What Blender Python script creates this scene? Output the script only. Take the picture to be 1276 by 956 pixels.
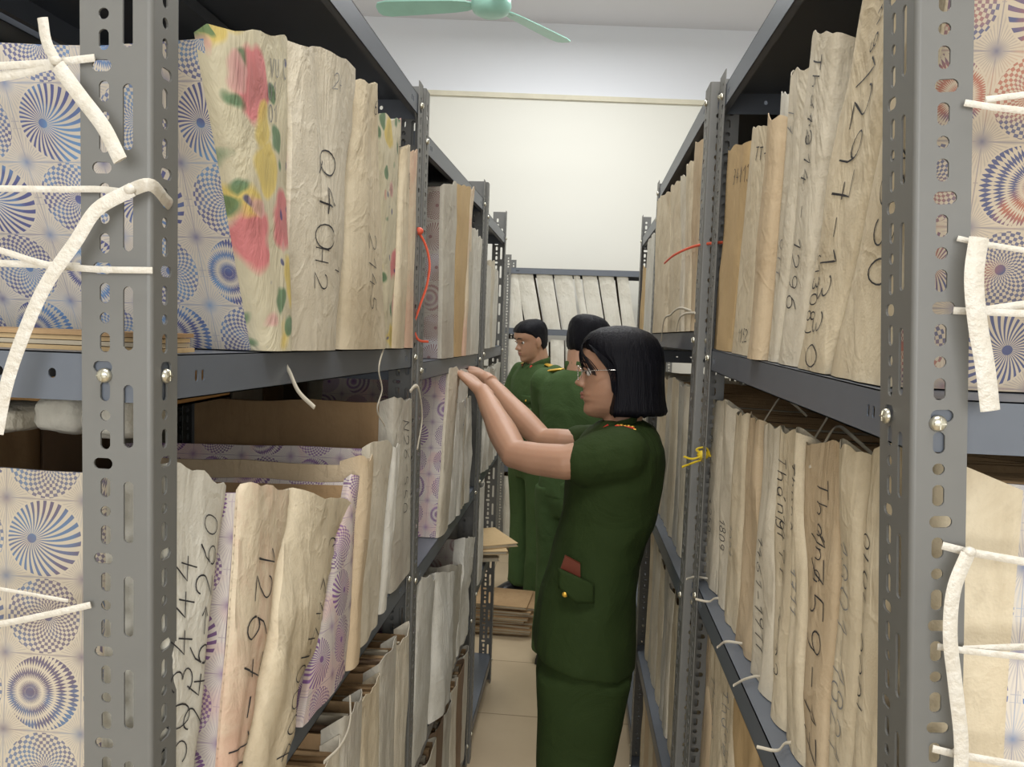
import bpy, bmesh, math, random
from mathutils import Vector, Matrix, noise, Quaternion
PI = math.pi
scn = bpy.context.scene
COL = scn.collection
for o in list(bpy.data.objects): bpy.data.objects.remove(o)

# ---------------------------------------------------------------- camera
FPX, VPX, VPY, ROLL, CAMH = 950.0, 724.0, 411.0, 0.042, 1.58
def _basis():
    y = Vector((VPX-638, 478-VPY, FPX)).normalized()
    z = Vector((math.sin(ROLL), math.cos(ROLL), 0)); z = (z - y*z.dot(y)).normalized()
    x = z.cross(y)
    if x[0] < 0: x = -x
    return x, y, z
BX, BY, BZ = _basis()
CAMPOS = Vector((0, 0, CAMH))
def _w(c): return Vector((BX.dot(c), BY.dot(c), BZ.dot(c)))
def ray(px, py): return _w(Vector((px-638, 478-py, FPX)))
def onx(px, py, x): r = ray(px, py); return CAMPOS + r*(x/r.x)
def ony(px, py, y): r = ray(px, py); return CAMPOS + r*(y/r.y)
def onz(px, py, z): r = ray(px, py); return CAMPOS + r*((z-CAMH)/r.z)
cd = bpy.data.cameras.new('camera'); cam = bpy.data.objects.new('camera', cd); COL.objects.link(cam)
cd.sensor_width = 36; cd.lens = FPX/1276*36; cd.clip_start = 0.02; cd.clip_end = 60
r_, u_, b_ = _w(Vector((1,0,0))), _w(Vector((0,1,0))), _w(Vector((0,0,-1)))
cam.matrix_world = Matrix(((r_.x,u_.x,b_.x,0),(r_.y,u_.y,b_.y,0),(r_.z,u_.z,b_.z,CAMH),(0,0,0,1)))
scn.camera = cam

# ---------------------------------------------------------------- light and exposure
scn.view_settings.view_transform = 'Standard'; scn.view_settings.look = 'None'
scn.view_settings.exposure = 0.0; scn.view_settings.gamma = 1; scn.view_settings.use_curve_mapping = False
wd = bpy.data.worlds.new('world'); scn.world = wd; wd.use_nodes = True
wd.node_tree.nodes['Background'].inputs[0].default_value = (.8,.88,1,1)
wd.node_tree.nodes['Background'].inputs[1].default_value = 0.3
def area(name, loc, rot, sx, sy, power, col):
    l = bpy.data.lights.new(name, 'AREA'); l.shape = 'RECTANGLE'; l.size = sx; l.size_y = sy; l.energy = power; l.color = col
    o = bpy.data.objects.new(name, l); COL.objects.link(o); o.location = loc; o.rotation_euler = rot; return o
area('ceiling_light', (0.0, 0.1, 3.75), (0,0,0), 1.3, 0.5, 46, (1,.98,.95))
area('ceiling_light', (0.0, 2.6, 3.75), (0,0,0), 1.3, 0.5, 38, (1,.99,.97))
area('ceiling_light', (0.0, 4.6, 3.75), (0,0,0), 1.3, 0.4, 38, (.98,.99,1))
area('front_fill', (0.0, -2.35, 1.9), (math.radians(90),0,0), 2.6, 1.7, 72, (.97,.98,1))  # fill light added behind the camera for frontal light; no window there

# ---------------------------------------------------------------- node helpers
class X:
    def __init__(s, nt, k): s.nt, s.k = nt, k
    def _m(s, op, *a):
        n = s.nt.nodes.new('ShaderNodeMath'); n.operation = op
        for i, v in enumerate((s,)+a):
            if isinstance(v, X): s.nt.links.new(v.k, n.inputs[i])
            else: n.inputs[i].default_value = v
        return X(s.nt, n.outputs[0])
    def __add__(s,o): return s._m('ADD',o)
    __radd__ = __add__
    def __sub__(s,o): return s._m('SUBTRACT',o)
    def __rsub__(s,o): return (s*-1)+o
    def __mul__(s,o): return s._m('MULTIPLY',o)
    __rmul__ = __mul__
    def __truediv__(s,o): return s._m('DIVIDE',o)
    def sin(s): return s._m('SINE')
    def abs(s): return s._m('ABSOLUTE')
    def fl(s): return s._m('FLOOR')
    def fr(s): return s._m('FRACT')
    def gt(s,o): return s._m('GREATER_THAN',o)
    def lt(s,o): return s._m('LESS_THAN',o)
    def mx(s,o): return s._m('MAXIMUM',o)
    def mn(s,o): return s._m('MINIMUM',o)
    def sqrt(s): return s._m('SQRT')
    def at2(s,o): return s._m('ARCTAN2',o)
    def clamp(s): return s.mx(0.0).mn(1.0)
    def mod2(s): return (s/2.0).fr()*2.0
def newmat(name):
    m = bpy.data.materials.new(name); m.use_nodes = True; nt = m.node_tree
    return m, nt, nt.nodes['Principled BSDF']
def noise_tex(nt, scale, detail=3, rough=.55, co=None, dist=0):
    n = nt.nodes.new('ShaderNodeTexNoise'); n.inputs['Scale'].default_value = scale
    n.inputs['Detail'].default_value = detail; n.inputs['Roughness'].default_value = rough; n.inputs['Distortion'].default_value = dist
    if co: nt.links.new(co, n.inputs['Vector'])
    return n.outputs['Fac']
def mixc(nt, f, a, b):
    n = nt.nodes.new('ShaderNodeMix'); n.data_type = 'RGBA'
    for i, v in ((0,f),(6,a),(7,b)):
        if isinstance(v, X): v = v.k
        if hasattr(v, 'links') or isinstance(v, bpy.types.NodeSocket): nt.links.new(v, n.inputs[i])
        elif i == 0: n.inputs[0].default_value = v
        else: n.inputs[i].default_value = (*v[:3], 1)
    return n.outputs[2]
def ramp(nt, f, lo, hi):
    n = nt.nodes.new('ShaderNodeMapRange'); n.inputs[1].default_value = lo; n.inputs[2].default_value = hi
    nt.links.new(f, n.inputs[0]); return n.outputs[0]
def geo_co(nt, scale=(1,1,1)):
    t = nt.nodes.new('ShaderNodeTexCoord'); m = nt.nodes.new('ShaderNodeMapping'); m.inputs['Scale'].default_value = scale
    nt.links.new(t.outputs['Object'], m.inputs[0]); return m.outputs[0]
def bump(nt, bs, h, strength, dist=.01):
    b = nt.nodes.new('ShaderNodeBump'); b.inputs['Strength'].default_value = strength; b.inputs['Distance'].default_value = dist
    nt.links.new(h, b.inputs['Height']); nt.links.new(b.outputs[0], bs.inputs['Normal'])
def plain(name, c, rough=.6, metal=0, nscale=0, var=.15, bmp=0, spec=.5):
    m, nt, bs = newmat(name); bs.inputs['Roughness'].default_value = rough; bs.inputs['Metallic'].default_value = metal
    bs.inputs['Specular IOR Level'].default_value = spec
    co = geo_co(nt); f = noise_tex(nt, nscale or 8, 4, .6, co)
    d = tuple(x*(1-var) for x in c); l = tuple(min(1, x*(1+var)) for x in c)
    nt.links.new(mixc(nt, f, d, l), bs.inputs['Base Color'])
    if bmp: bump(nt, bs, noise_tex(nt, (nscale or 8)*4, 4, .6, co), bmp, .004)
    return m
def cloth(name, c, stain, amount=.5, crease=.5, rough=.85):
    m, nt, bs = newmat(name); bs.inputs['Roughness'].default_value = rough; bs.inputs['Specular IOR Level'].default_value = .2
    co = geo_co(nt); co2 = geo_co(nt, (9, 9, 3))
    f1 = ramp(nt, noise_tex(nt, 7, 5, .65, co, .6), .42, .72)
    f2 = ramp(nt, noise_tex(nt, 38, 4, .7, co), .55, .8)
    a = mixc(nt, X(nt, f1)*amount, c, stain)
    b = mixc(nt, X(nt, f2)*(amount*.55), a, tuple(x*.6 for x in stain))
    st_ = ramp(nt, noise_tex(nt, 5, 4, .6, geo_co(nt,(12,12,1.6)), .3), .5, .8)
    b = mixc(nt, X(nt, st_)*(amount*.5), b, tuple(x*.8 for x in stain))
    nt.links.new(b, bs.inputs['Base Color'])
    n1 = X(nt, noise_tex(nt, 1.3, 4, .55, co2, 1.0)); n2 = X(nt, noise_tex(nt, 2.4, 3, .5, geo_co(nt,(7,7,6)), .6)); wv = X(nt, noise_tex(nt, 420, 1, .5, co))
    rid = (1.0-((n1-.5).abs()*9.0).mn(1.0)); rid2 = (1.0-((n2-.5).abs()*14.0).mn(1.0))
    bump(nt, bs, (n1*.7 + rid*.07 + rid2*.05 + wv*.04).k, crease, .02)
    return m
def printed(name, base, ink1, ink2, blot=None, sx=.080, sy=.070, ang=0.0, RR=.0345):
    """printed cover paper: chequered discs in a lattice with ray bursts at its corners (UV in metres)"""
    m, nt, bs = newmat(name); bs.inputs['Roughness'].default_value = .55
    uv = nt.nodes.new('ShaderNodeUVMap'); mp = nt.nodes.new('ShaderNodeMapping'); mp.inputs['Rotation'].default_value[2] = ang
    nt.links.new(uv.outputs[0], mp.inputs[0]); sp = nt.nodes.new('ShaderNodeSeparateXYZ'); nt.links.new(mp.outputs[0], sp.inputs[0])
    x, y = X(nt, sp.outputs[0]), X(nt, sp.outputs[1])
    gx, gy = x/sx, y/sy
    ix, iy = gx.fl(), gy.fl()
    qx, qy = (gx.fr()-.5)*sx, (gy.fr()-.5)*sy
    R = RR
    r = (qx*qx+qy*qy).sqrt()/R
    par = (ix+iy).mod2().gt(.5)                         # kind of disc
    hx = qx - (par*.016 - .004)
    a = qy.at2(hx); rh = (hx*hx+qy*qy).sqrt()/R
    rays = (a*26.0).sin().gt(0.05); rings = (rh*36.0).sin().gt(0.05)
    chk = (rays+rings).mod2().gt(.5)
    sp1 = (a*32.0 + rh*9.0).sin().gt(.1); sp2 = (a*32.0 - rh*9.0).sin().gt(.1)
    alt = (iy/2.0).fl().mod2().gt(.5)
    spi = sp1*(1-alt) + (sp1+sp2).mod2().gt(.5)*alt
    disc = (chk*(1-par)*.9 + spi*par)*r.lt(1.0)
    hub = ((hx*hx+qy*qy).sqrt()).lt(.0042)
    # bursts
    cx, cy = sx*.5-qx.abs(), sy*.5-qy.abs()
    cr = (cx*cx+cy*cy).sqrt(); ca = cy.at2(cx)
    burst = (ca*40.0).sin().gt(.35)*r.gt(1.04)*(1-cr/.045).clamp()
    grid = ((qx*300.0*PI).sin().gt(.9)).mx((qy*300.0*PI).sin().gt(.9))*r.gt(1.04)*cr.gt(.03)*.35
    edge = (cx.lt(.0005)).mx(cy.lt(.0005))*.5
    glow = (1-cr/.010).clamp()*.8
    co = geo_co(nt)
    wash = ramp(nt, noise_tex(nt, 22, 3, .5, co), .45, .62)
    inkc = mixc(nt, wash, ink1, ink2)
    aged = mixc(nt, ramp(nt, noise_tex(nt, 9, 4, .6, co), .35, .8), base, tuple(v*.78 for v in base))
    if blot: aged = mixc(nt, X(nt, ramp(nt, noise_tex(nt, 14, 2, .5, co, .4), .5, .6))*.55, aged, blot)
    fac = disc.mx(hub*r.lt(1.0)).mx(burst*.42).mx(grid).mx(edge).mx(glow)
    nt.links.new(mixc(nt, fac*.88, aged, inkc), bs.inputs['Base Color'])
    bump(nt, bs, noise_tex(nt, 14, 4, .6, co, .5), .25, .01)
    return m
def floral(name, base):
    m, nt, bs = newmat(name); bs.inputs['Roughness'].default_value = .8
    co = geo_co(nt, (.6,1,1)); dn = nt.nodes.new('ShaderNodeTexNoise'); dn.inputs['Scale'].default_value = 16
    nt.links.new(co, dn.inputs['Vector'])
    vm = nt.nodes.new('ShaderNodeVectorMath'); vm.operation = 'SCALE'; vm.inputs[3].default_value = .05; nt.links.new(dn.outputs['Color'], vm.inputs[0])
    va = nt.nodes.new('ShaderNodeVectorMath'); nt.links.new(co, va.inputs[0]); nt.links.new(vm.outputs[0], va.inputs[1])
    cur = mixc(nt, ramp(nt, noise_tex(nt, 12, 4, .6, co), .4, .75), base, tuple(v*.75 for v in base))
    for sc_, th, c, off in ((10, .40, (.78,.20,.24), 0), (12, .36, (.80,.62,.16), 3.3), (22,.34,(.10,.24,.12), 6.1), (30,.20,(.05,.07,.25), 9.7), (17,.26,(.78,.45,.42),12.2)):
        mp = nt.nodes.new('ShaderNodeMapping'); mp.inputs['Location'].default_value = (off,off*.7,off*.3); nt.links.new(va.outputs[0], mp.inputs[0])
        v = nt.nodes.new('ShaderNodeTexVoronoi'); v.inputs['Scale'].default_value = sc_; nt.links.new(mp.outputs[0], v.inputs['Vector'])
        d = X(nt, v.outputs['Distance']); sep = nt.nodes.new('ShaderNodeSeparateColor'); nt.links.new(v.outputs['Color'], sep.inputs[0])
        keep = X(nt, sep.outputs[0]).gt(.3)
        f = ((th-d)/.08).clamp()*keep*.85
        pet = mixc(nt, ramp(nt, v.outputs['Distance'], 0, th), tuple(x*.6 for x in c), c)
        cur = mixc(nt, f, cur, pet)
    nt.links.new(cur, bs.inputs['Base Color'])
    bump(nt, bs, noise_tex(nt, 2.2, 5, .6, geo_co(nt,(9,9,3)), 1), .5, .02)
    return m
M = {}
M['cream'] = cloth('cream_cloth', (.74,.65,.48), (.42,.32,.19), .5, .55)
M['pale'] = cloth('pale_cloth', (.75,.69,.56), (.44,.37,.25), .45, .55)
M['white'] = cloth('white_cloth', (.76,.74,.66), (.46,.42,.33), .4, .55)
M['grey'] = cloth('grey_cloth', (.60,.57,.48), (.40,.34,.28), .5)
M['tan'] = cloth('tan_cloth', (.62,.50,.34), (.46,.32,.18), .5)
M['kraft'] = cloth('kraft_paper', (.42,.28,.15), (.30,.18,.09), .5, .25)
M['kraftlight'] = cloth('pale_kraft_paper', (.60,.44,.24), (.48,.33,.17), .4, .2)
M['paper'] = plain('old_paper', (.50,.44,.33), .8, nscale=20)
M['paper_dark'] = plain('brown_folder_paper', (.23,.15,.09), .8, nscale=12, var=.3)
M['blueboard'] = plain('blue_board', (.03,.06,.18), .6, nscale=9)
M['print_blue'] = printed('blue_disc_cover', (.72,.66,.57), (.04,.06,.26), (.09,.26,.55))
M['print_red'] = printed('red_blue_disc_cover', (.56,.47,.35), (.03,.05,.16), (.36,.10,.06), None, .068, .066, 0, .031)
M['print_purple'] = printed('purple_disc_cover', (.74,.68,.62), (.13,.04,.20), (.22,.08,.32), (.74,.50,.47), .084, .068, 0, .033)
M['print_dark'] = printed('dark_disc_cover', (.56,.49,.38), (.08,.06,.13), (.06,.14,.28), None, .072, .070, 0, .034)
M['print_faded'] = printed('faded_disc_cover', (.46,.42,.36), (.22,.10,.10), (.28,.20,.22), (.60,.60,.64), .085, .075)
M['floral'] = floral('floral_cloth', (.72,.66,.48))
M['pinkcloth'] = cloth('pink_stained_cloth', (.72,.62,.46), (.64,.26,.19), .5)
M['ink'] = plain('black_marker_ink', (.03,.03,.035), .6)
M['ink_blue'] = plain('blue_marker_ink', (.05,.05,.22), .6)
M['pencil'] = plain('pencil_grey', (.25,.25,.25), .7)
M['rack'] = plain('grey_rack_paint', (.165,.165,.155), .42, 0, 30, .06)
M['shelf'] = plain('grey_shelf_paint', (.125,.142,.170), .38, 0, 20, .08)
M['zinc'] = plain('zinc_bolt', (.62,.60,.50), .28, .9, 60, .2)
M['string'] = plain('cotton_tape', (.62,.57,.46), .8, nscale=60)
M['orange'] = plain('orange_twine', (.75,.12,.06), .5)
M['yellow'] = plain('yellow_twine', (.75,.55,.03), .5)
def plastic():
    m, nt, bs = newmat('white_plastic_twine'); bs.inputs['Roughness'].default_value = .35
    co = geo_co(nt, (30,30,30)); f = noise_tex(nt, 3, 4, .7, co)
    nt.links.new(mixc(nt, f, (.62,.55,.42), (.90,.88,.82)), bs.inputs['Base Color'])
    bs.inputs['Transmission Weight'].default_value = .15; bump(nt, bs, noise_tex(nt, 6, 3, .6, co), .5, .003); return m
M['twine'] = plastic()

# ---------------------------------------------------------------- object helpers
class MB:
    def __init__(s): s.v, s.f, s.uv, s.mi = [], [], [], []
    def add(s, vs, fs, uvs=None, mi=0):
        b = len(s.v); s.v += [tuple(p) for p in vs]
        for k, f in enumerate(fs):
            s.f.append(tuple(i+b for i in f)); s.mi.append(mi)
            s.uv.append([uvs[i] for i in f] if uvs else None)
    def box(s, p0, p1, mi=0):
        x0,y0,z0 = p0; x1,y1,z1 = p1
        s.hexa([(x0,y0,z0),(x1,y0,z0),(x1,y1,z0),(x0,y1,z0),(x0,y0,z1),(x1,y0,z1),(x1,y1,z1),(x0,y1,z1)], mi)
    def hexa(s, v, mi=0):
        s.add(v, [(3,2,1,0),(4,5,6,7),(0,1,5,4),(1,2,6,5),(2,3,7,6),(3,0,4,7)], None, mi)
    def grid(s, fn, nu, nv, uvf=None, mi=0):
        vs = [fn(i/nu, j/nv) for j in range(nv+1) for i in range(nu+1)]
        uvs = [uvf(i/nu, j/nv) for j in range(nv+1) for i in range(nu+1)] if uvf else None
        s.add(vs, [(j*(nu+1)+i, j*(nu+1)+i+1, (j+1)*(nu+1)+i+1, (j+1)*(nu+1)+i) for j in range(nv) for i in range(nu)], uvs, mi)
    def sweep(s, pts, r, n=8, mi=0, flat=None, ref=None, closed=True):
        pts = [Vector(p) for p in pts]; N = len(pts); vs = []
        prev = None
        for i, p in enumerate(pts):
            t = (pts[min(i+1,N-1)]-pts[max(i-1,0)]).normalized()
            if prev is None:
                a = Vector(ref) if ref else (Vector((0,0,1)) if abs(t.z) < .9 else Vector((1,0,0)))
            else: a = prev
            a = (a - t*a.dot(t)).normalized(); prev = a; b = t.cross(a)
            ri = r[i] if isinstance(r, (list,tuple)) else r
            fl = (flat[i] if isinstance(flat,(list,tuple)) else flat) or 1
            for k in range(n):
                th = 2*PI*k/n; vs.append(p + a*math.cos(th)*ri + b*math.sin(th)*ri*fl)
        fs = [(i*n+k, i*n+(k+1)%n, (i+1)*n+(k+1)%n, (i+1)*n+k) for i in range(N-1) for k in range(n)]
        if closed: fs += [tuple(range(n-1,-1,-1)), tuple((N-1)*n+k for k in range(n))]
        s.add(vs, fs, None, mi)
    def ball(s, c, rx, ry=None, rz=None, rot=None, n=12, m=8, mi=0):
        ry = ry or rx; rz = rz or rx; c = Vector(c); vs = []
        for j in range(m+1):
            ph = PI*j/m
            for i in range(n):
                th = 2*PI*i/n; p = Vector((rx*math.sin(ph)*math.cos(th), ry*math.sin(ph)*math.sin(th), rz*math.cos(ph)))
                if rot: p = rot @ p
                vs.append(c+p)
        s.add(vs, [(j*n+i, (j+1)*n+i, (j+1)*n+(i+1)%n, j*n+(i+1)%n) for j in range(m) for i in range(n)], None, mi)
    def loft(s, rings, mi=0, cap=True):
        n = len(rings[0]); vs = [p for r in rings for p in r]
        fs = [(i*n+k, i*n+(k+1)%n, (i+1)*n+(k+1)%n, (i+1)*n+k) for i in range(len(rings)-1) for k in range(n)]
        if cap: fs += [tuple(range(n-1,-1,-1)), tuple((len(rings)-1)*n+k for k in range(n))]
        s.add(vs, fs, None, mi)
    def mesh(s, name, mats, smooth=False, origin=None):
        me = bpy.data.meshes.new(name); o = Vector(origin) if origin else Vector((0,0,0))
        me.from_pydata([Vector(p)-o for p in s.v], [], s.f)
        for mt in (mats if isinstance(mats, (list,tuple)) else [mats]): me.materials.append(mt)
        for p, k in zip(me.polygons, s.mi): p.material_index = k; p.use_smooth = smooth
        if any(s.uv):
            ul = me.uv_layers.new(name='UVMap'); li = 0
            for p, u in zip(me.polygons, s.uv):
                for q, l in enumerate(p.loop_indices): ul.data[l].uv = u[q] if u else (0,0)
        me.update()
        if smooth: me.set_sharp_from_angle(angle=math.radians(62))
        return me
def empty(name, loc, label, cat, group=None, rz=0):
    o = bpy.data.objects.new(name, None); o.empty_display_size = .05; COL.objects.link(o); o.location = loc; o.rotation_euler = (0,0,rz)
    tag(o, label, cat, group); return o
def tag(o, label=None, cat=None, group=None, kind=None):
    if label: o['label'] = label
    if cat: o['category'] = cat
    if group: o['group'] = group
    if kind: o['kind'] = kind
    return o
def put(name, mb, mats, parent=None, smooth=False, origin=None, label=None, me=None):
    """mesh in world coordinates; origin = the parent's location"""
    if parent is not None and origin is None:
        origin = parent.location if parent.parent is None else parent.location + parent.parent.location
    me = me or mb.mesh(name, mats, smooth, origin)
    o = bpy.data.objects.new(name, me); COL.objects.link(o)
    if parent is not None: o.parent = parent
    elif origin: o.location = origin
    if label: o['label'] = label
    return o
def evalmesh(me, mods):
    o = bpy.data.objects.new('tmp', me); COL.objects.link(o)
    for typ, kw in mods:
        m = o.modifiers.new(typ, typ)
        for k, v in kw.items(): setattr(m, k, v)
    bpy.context.view_layer.update()
    r = bpy.data.meshes.new_from_object(o.evaluated_get(bpy.context.evaluated_depsgraph_get()))
    bpy.data.objects.remove(o); return r
def smooth_path(pts, n=6):
    pts = [Vector(p) for p in pts]; out = []
    N = len(pts); ln = [max((pts[i+1]-pts[i]).length, 1e-6) for i in range(N-1)]
    def tan(i):
        if i == 0: return (pts[1]-pts[0])/ln[0]
        if i == N-1: return (pts[-1]-pts[-2])/ln[-1]
        return ((pts[i]-pts[i-1])/ln[i-1]*ln[i] + (pts[i+1]-pts[i])/ln[i]*ln[i-1])/(ln[i-1]+ln[i])
    for i in range(N-1):
        m0, m1 = tan(i)*ln[i], tan(i+1)*ln[i]
        for k in range(n):
            t = k/n; out.append(pts[i]*(2*t**3-3*t*t+1) + m0*(t**3-2*t*t+t) + pts[i+1]*(-2*t**3+3*t*t) + m1*(t**3-t*t))
    return out+[pts[-1]]
def plate(w, h, holes, t=.0018):
    """flat plate in XY with real stadium holes (cx, cy, w, h)"""
    cu = bpy.data.curves.new('plate','CURVE'); cu.dimensions = '2D'; cu.fill_mode = 'BOTH'; cu.extrude = t/2
    def spl(ps):
        sp = cu.splines.new('POLY'); sp.points.add(len(ps)-1)
        for i, p in enumerate(ps): sp.points[i].co = (p[0],p[1],0,1)
        sp.use_cyclic_u = True
    spl([(0,0),(w,0),(w,h),(0,h)])
    for cx, cy, hw, hh in holes:
        r = min(hw,hh)/2; ex, ey = hw/2-r, hh/2-r; ps = []
        for k in range(12):
            a = 2*PI*(k+.5)/12; ps.append((cx+r*math.cos(a)+math.copysign(ex,math.cos(a)), cy+r*math.sin(a)+math.copysign(ey,math.sin(a))))
        spl(ps)
    o = bpy.data.objects.new('tmp', cu); COL.objects.link(o); bpy.context.view_layer.update()
    me = bpy.data.meshes.new_from_object(o.evaluated_get(bpy.context.evaluated_depsgraph_get()))
    vs = [v.co.copy() for v in me.vertices]; fs = [tuple(p.vertices) for p in me.polygons]
    bpy.data.objects.remove(o); bpy.data.curves.remove(cu); bpy.data.meshes.remove(me)
    return vs, fs

# ---------------------------------------------------------------- the room
def struct(name, mb, mat):
    o = put(name, mb, mat); o['kind'] = 'structure'; return o
WY = 5.9; WL, WR, WB, CH = -2.7, 2.3, -2.5, 3.86
def floor_mat():
    m, nt, bs = newmat('cream_floor_tile'); bs.inputs['Roughness'].default_value = .28
    co = geo_co(nt); br = nt.nodes.new('ShaderNodeTexBrick'); br.offset = 0
    br.inputs['Scale'].default_value = 1; br.inputs['Brick Width'].default_value = .5; br.inputs['Row Height'].default_value = .5
    br.inputs['Mortar Size'].default_value = .003; br.inputs['Color1'].default_value = (.56,.45,.30,1); br.inputs['Color2'].default_value = (.53,.42,.28,1)
    br.inputs['Mortar'].default_value = (.28,.21,.13,1); nt.links.new(co, br.inputs['Vector'])
    f = ramp(nt, noise_tex(nt, 5, 5, .6, co), .4, .8)
    nt.links.new(mixc(nt, X(nt,f)*.3, br.outputs['Color'], (.38,.29,.19)), bs.inputs['Base Color']); return m
def wall_mat():
    m, nt, bs = newmat('two_tone_wall_paint'); bs.inputs['Roughness'].default_value = .8
    t = nt.nodes.new('ShaderNodeNewGeometry'); sp = nt.nodes.new('ShaderNodeSeparateXYZ'); nt.links.new(t.outputs['Position'], sp.inputs[0])
    up = X(nt, sp.outputs[2]).gt(3.32)
    nt.links.new(mixc(nt, up, (.80,.79,.72), (.82,.84,.88)), bs.inputs['Base Color']); return m
wm = wall_mat(); cm = plain('white_ceiling_paint', (.80,.80,.84), .9, nscale=2, var=.02)
b = MB(); b.box((WL,WB,-.1),(WR,WY+.3,0)); struct('floor', b, floor_mat())
b = MB(); b.box((WL-.1,WB-.1,CH),(WR+.1,WY+.4,CH+.1)); struct('ceiling', b, cm)
def slant(b):
    b.v = [(x, y+.095*(x+.2), z) for x,y,z in b.v]; return b
b = MB(); b.box((WL-.1,WY,-.1),(WR+.1,WY+.1,CH)); struct('wall_back', slant(b), wm)
b = MB(); b.box((WL-.1,WB,-.1),(WL,WY,CH)); struct('wall_left', b, wm)
b = MB(); b.box((WR,WB,-.1),(WR+.1,WY+.3,CH)); struct('wall_right', b, wm)
b = MB(); b.box((WL-.1,WB-.1,-.1),(WR+.1,WB,CH)); struct('wall_front', b, wm)
b = MB(); b.box((WL,WY-.022,3.30),(WR,WY,3.335)); slant(b); struct('trim_1', b, plain('wall_ledge_paint', (.70,.66,.52), .7))

# ---------------------------------------------------------------- racks of slotted angle
PH = 2.072
def angle_mesh(ww, wn, slots_on_wide, phase):
    """fold at the origin, one flange along +x (ww), one along +y (wn)"""
    b = MB()
    def holes(w, wide):
        hs = []; c = w-.020; n = int(PH/.02)
        for k in range(-1, n+2):
            z = phase + (k*.02); i = k % 4
            if z < .02 or z > PH-.02: continue
            if i == 0: hs.append((c+.002, z, .0165, .0095))
            elif i in (1,3): hs.append((c, z, .0088, .0165))
            else:
                hs.append((c, z, .009, .009))
                if wide and .04 < z < PH-.04: hs.append((c-.020, z, .0088, .052))
        return hs
    r = .004
    for w, wide, ax in ((ww, ww > wn, 0), (wn, wn > ww, 1)):
        vs, fs = plate(w-r, PH, [(h[0]-r, h[1], h[2], h[3]) for h in holes(w, wide)])
        vs = [((v.x+r, .001+v.z, v.y) if ax == 0 else (.001+v.z, v.x+r, v.y)) for v in vs]
        b.add(vs, fs)
    def arc(rad): return [(r-rad*math.cos(a), r-rad*math.sin(a)) for a in [PI/2*k/5 for k in range(6)]]
    o_, i_ = arc(r), arc(r-.002)
    vs = [(x,y,z) for z in (0,PH) for (x,y) in o_+i_[::-1]]
    n = 12; b.add(vs, [(k,(k+1)%n,n+(k+1)%n,n+k) for k in range(n)]+[tuple(range(n-1,-1,-1)), tuple(range(n,2*n))])
    return b.mesh('post', M['rack'])
PHASE = .016
P_WX = angle_mesh(.060, .040, True, (1.536 % .08))      # wide flange across the rack end (left side)
P_WY = angle_mesh(.040, .060, True, (1.527 % .08))      # wide flange along the aisle (right side)
LIP = .040
def shelf_mesh(L, D, z0, z1):
    """tray along +y length L, +x depth D, top at z0..z1, lips down"""
    b = MB(); sl = lambda y: z0+(z1-z0)*y/L
    b.hexa([(0,0,z0-.0012),(D,0,z0-.0012),(D,L,z1-.0012),(0,L,z1-.0012),(0,0,z0),(D,0,z0),(D,L,z1),(0,L,z1)])
    eh = lambda w: [(x, -LIP/2, .006, .011) for x in (.076,.088)]+[(w-x, -LIP/2, .006, .011) for x in (.076,.088)]
    for (w, ax, pos) in ((L,1,0),(L,1,D),(D,0,0),(D,0,L)):
        hs = eh(w) if ax == 1 else [(.085+.05*k, -.018, (.014 if k % 2 else .007), .0085) for k in range(int((w-.12)/.05))]
        vs, fs = plate(w, LIP, [(h[0], LIP+h[1], h[2], h[3]) for h in hs], .0014)
        if ax == 1: b.add([(pos+(.0007 if pos == 0 else -.0007)+v.z, v.x, sl(v.x)-LIP+v.y) for v in vs], fs)
        else: b.add([(v.x, pos+(.0007 if pos == 0 else -.0007)+v.z, sl(pos)-LIP+v.y) for v in vs], fs)
        # inward return of the lip
        if ax == 1:
            a = pos; c = pos+(.012 if pos == 0 else -.012)
            b.hexa([(a,0,z0-LIP),(c,0,z0-LIP),(c,L,z1-LIP),(a,L,z1-LIP),(a,0,z0-LIP+.0012),(c,0,z0-LIP+.0012),(c,L,z1-LIP+.0012),(a,L,z1-LIP+.0012)])
    b.box((D/2-.02,.01,min(z0,z1)-.02),(D/2+.02,L-.01,min(z0,z1)-.003))      # stiffener under the tray
    return b.mesh('shelf', M['shelf'])
def bolt_mesh():
    b = MB(); r = .0062
    rings = [[(r*f*math.cos(a), -h, r*f*math.sin(a)) for a in [2*PI*k/14 for k in range(14)]] for f, h in ((1,0),(1,.0012),(.86,.003),(.55,.0042),(.2,.0046))]
    b.loft(rings)
    b.box((-.0042,-.0049,-.0005),(.0042,-.0040,.0005)); b.box((-.0005,-.0049,-.0042),(.0005,-.0040,.0042))
    return b.mesh('bolt', M['zinc'], True)
BOLT = bolt_mesh()
def gusset_mesh():
    b = MB(); pts = [(0,0),(.075,0)]+[(.075-.055*math.sin(a), -.075+.060*math.cos(a)-.0+.0) for a in [PI/2*k/6 for k in range(1,7)]]+[(.02,-.09),(0,-.09)]
    vs = [(p[0],p[1]) for p in pts]; n = len(vs)
    b.add([(0,y,z) for y,z in vs]+[(.0015,y,z) for y,z in vs], [tuple(range(n)), tuple(range(2*n-1,n-1,-1))]+[(i,(i+1)%n,n+(i+1)%n,n+i) for i in range(n)])
    return b.mesh('gusset', M['rack'])
GUS = gusset_mesh()
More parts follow.
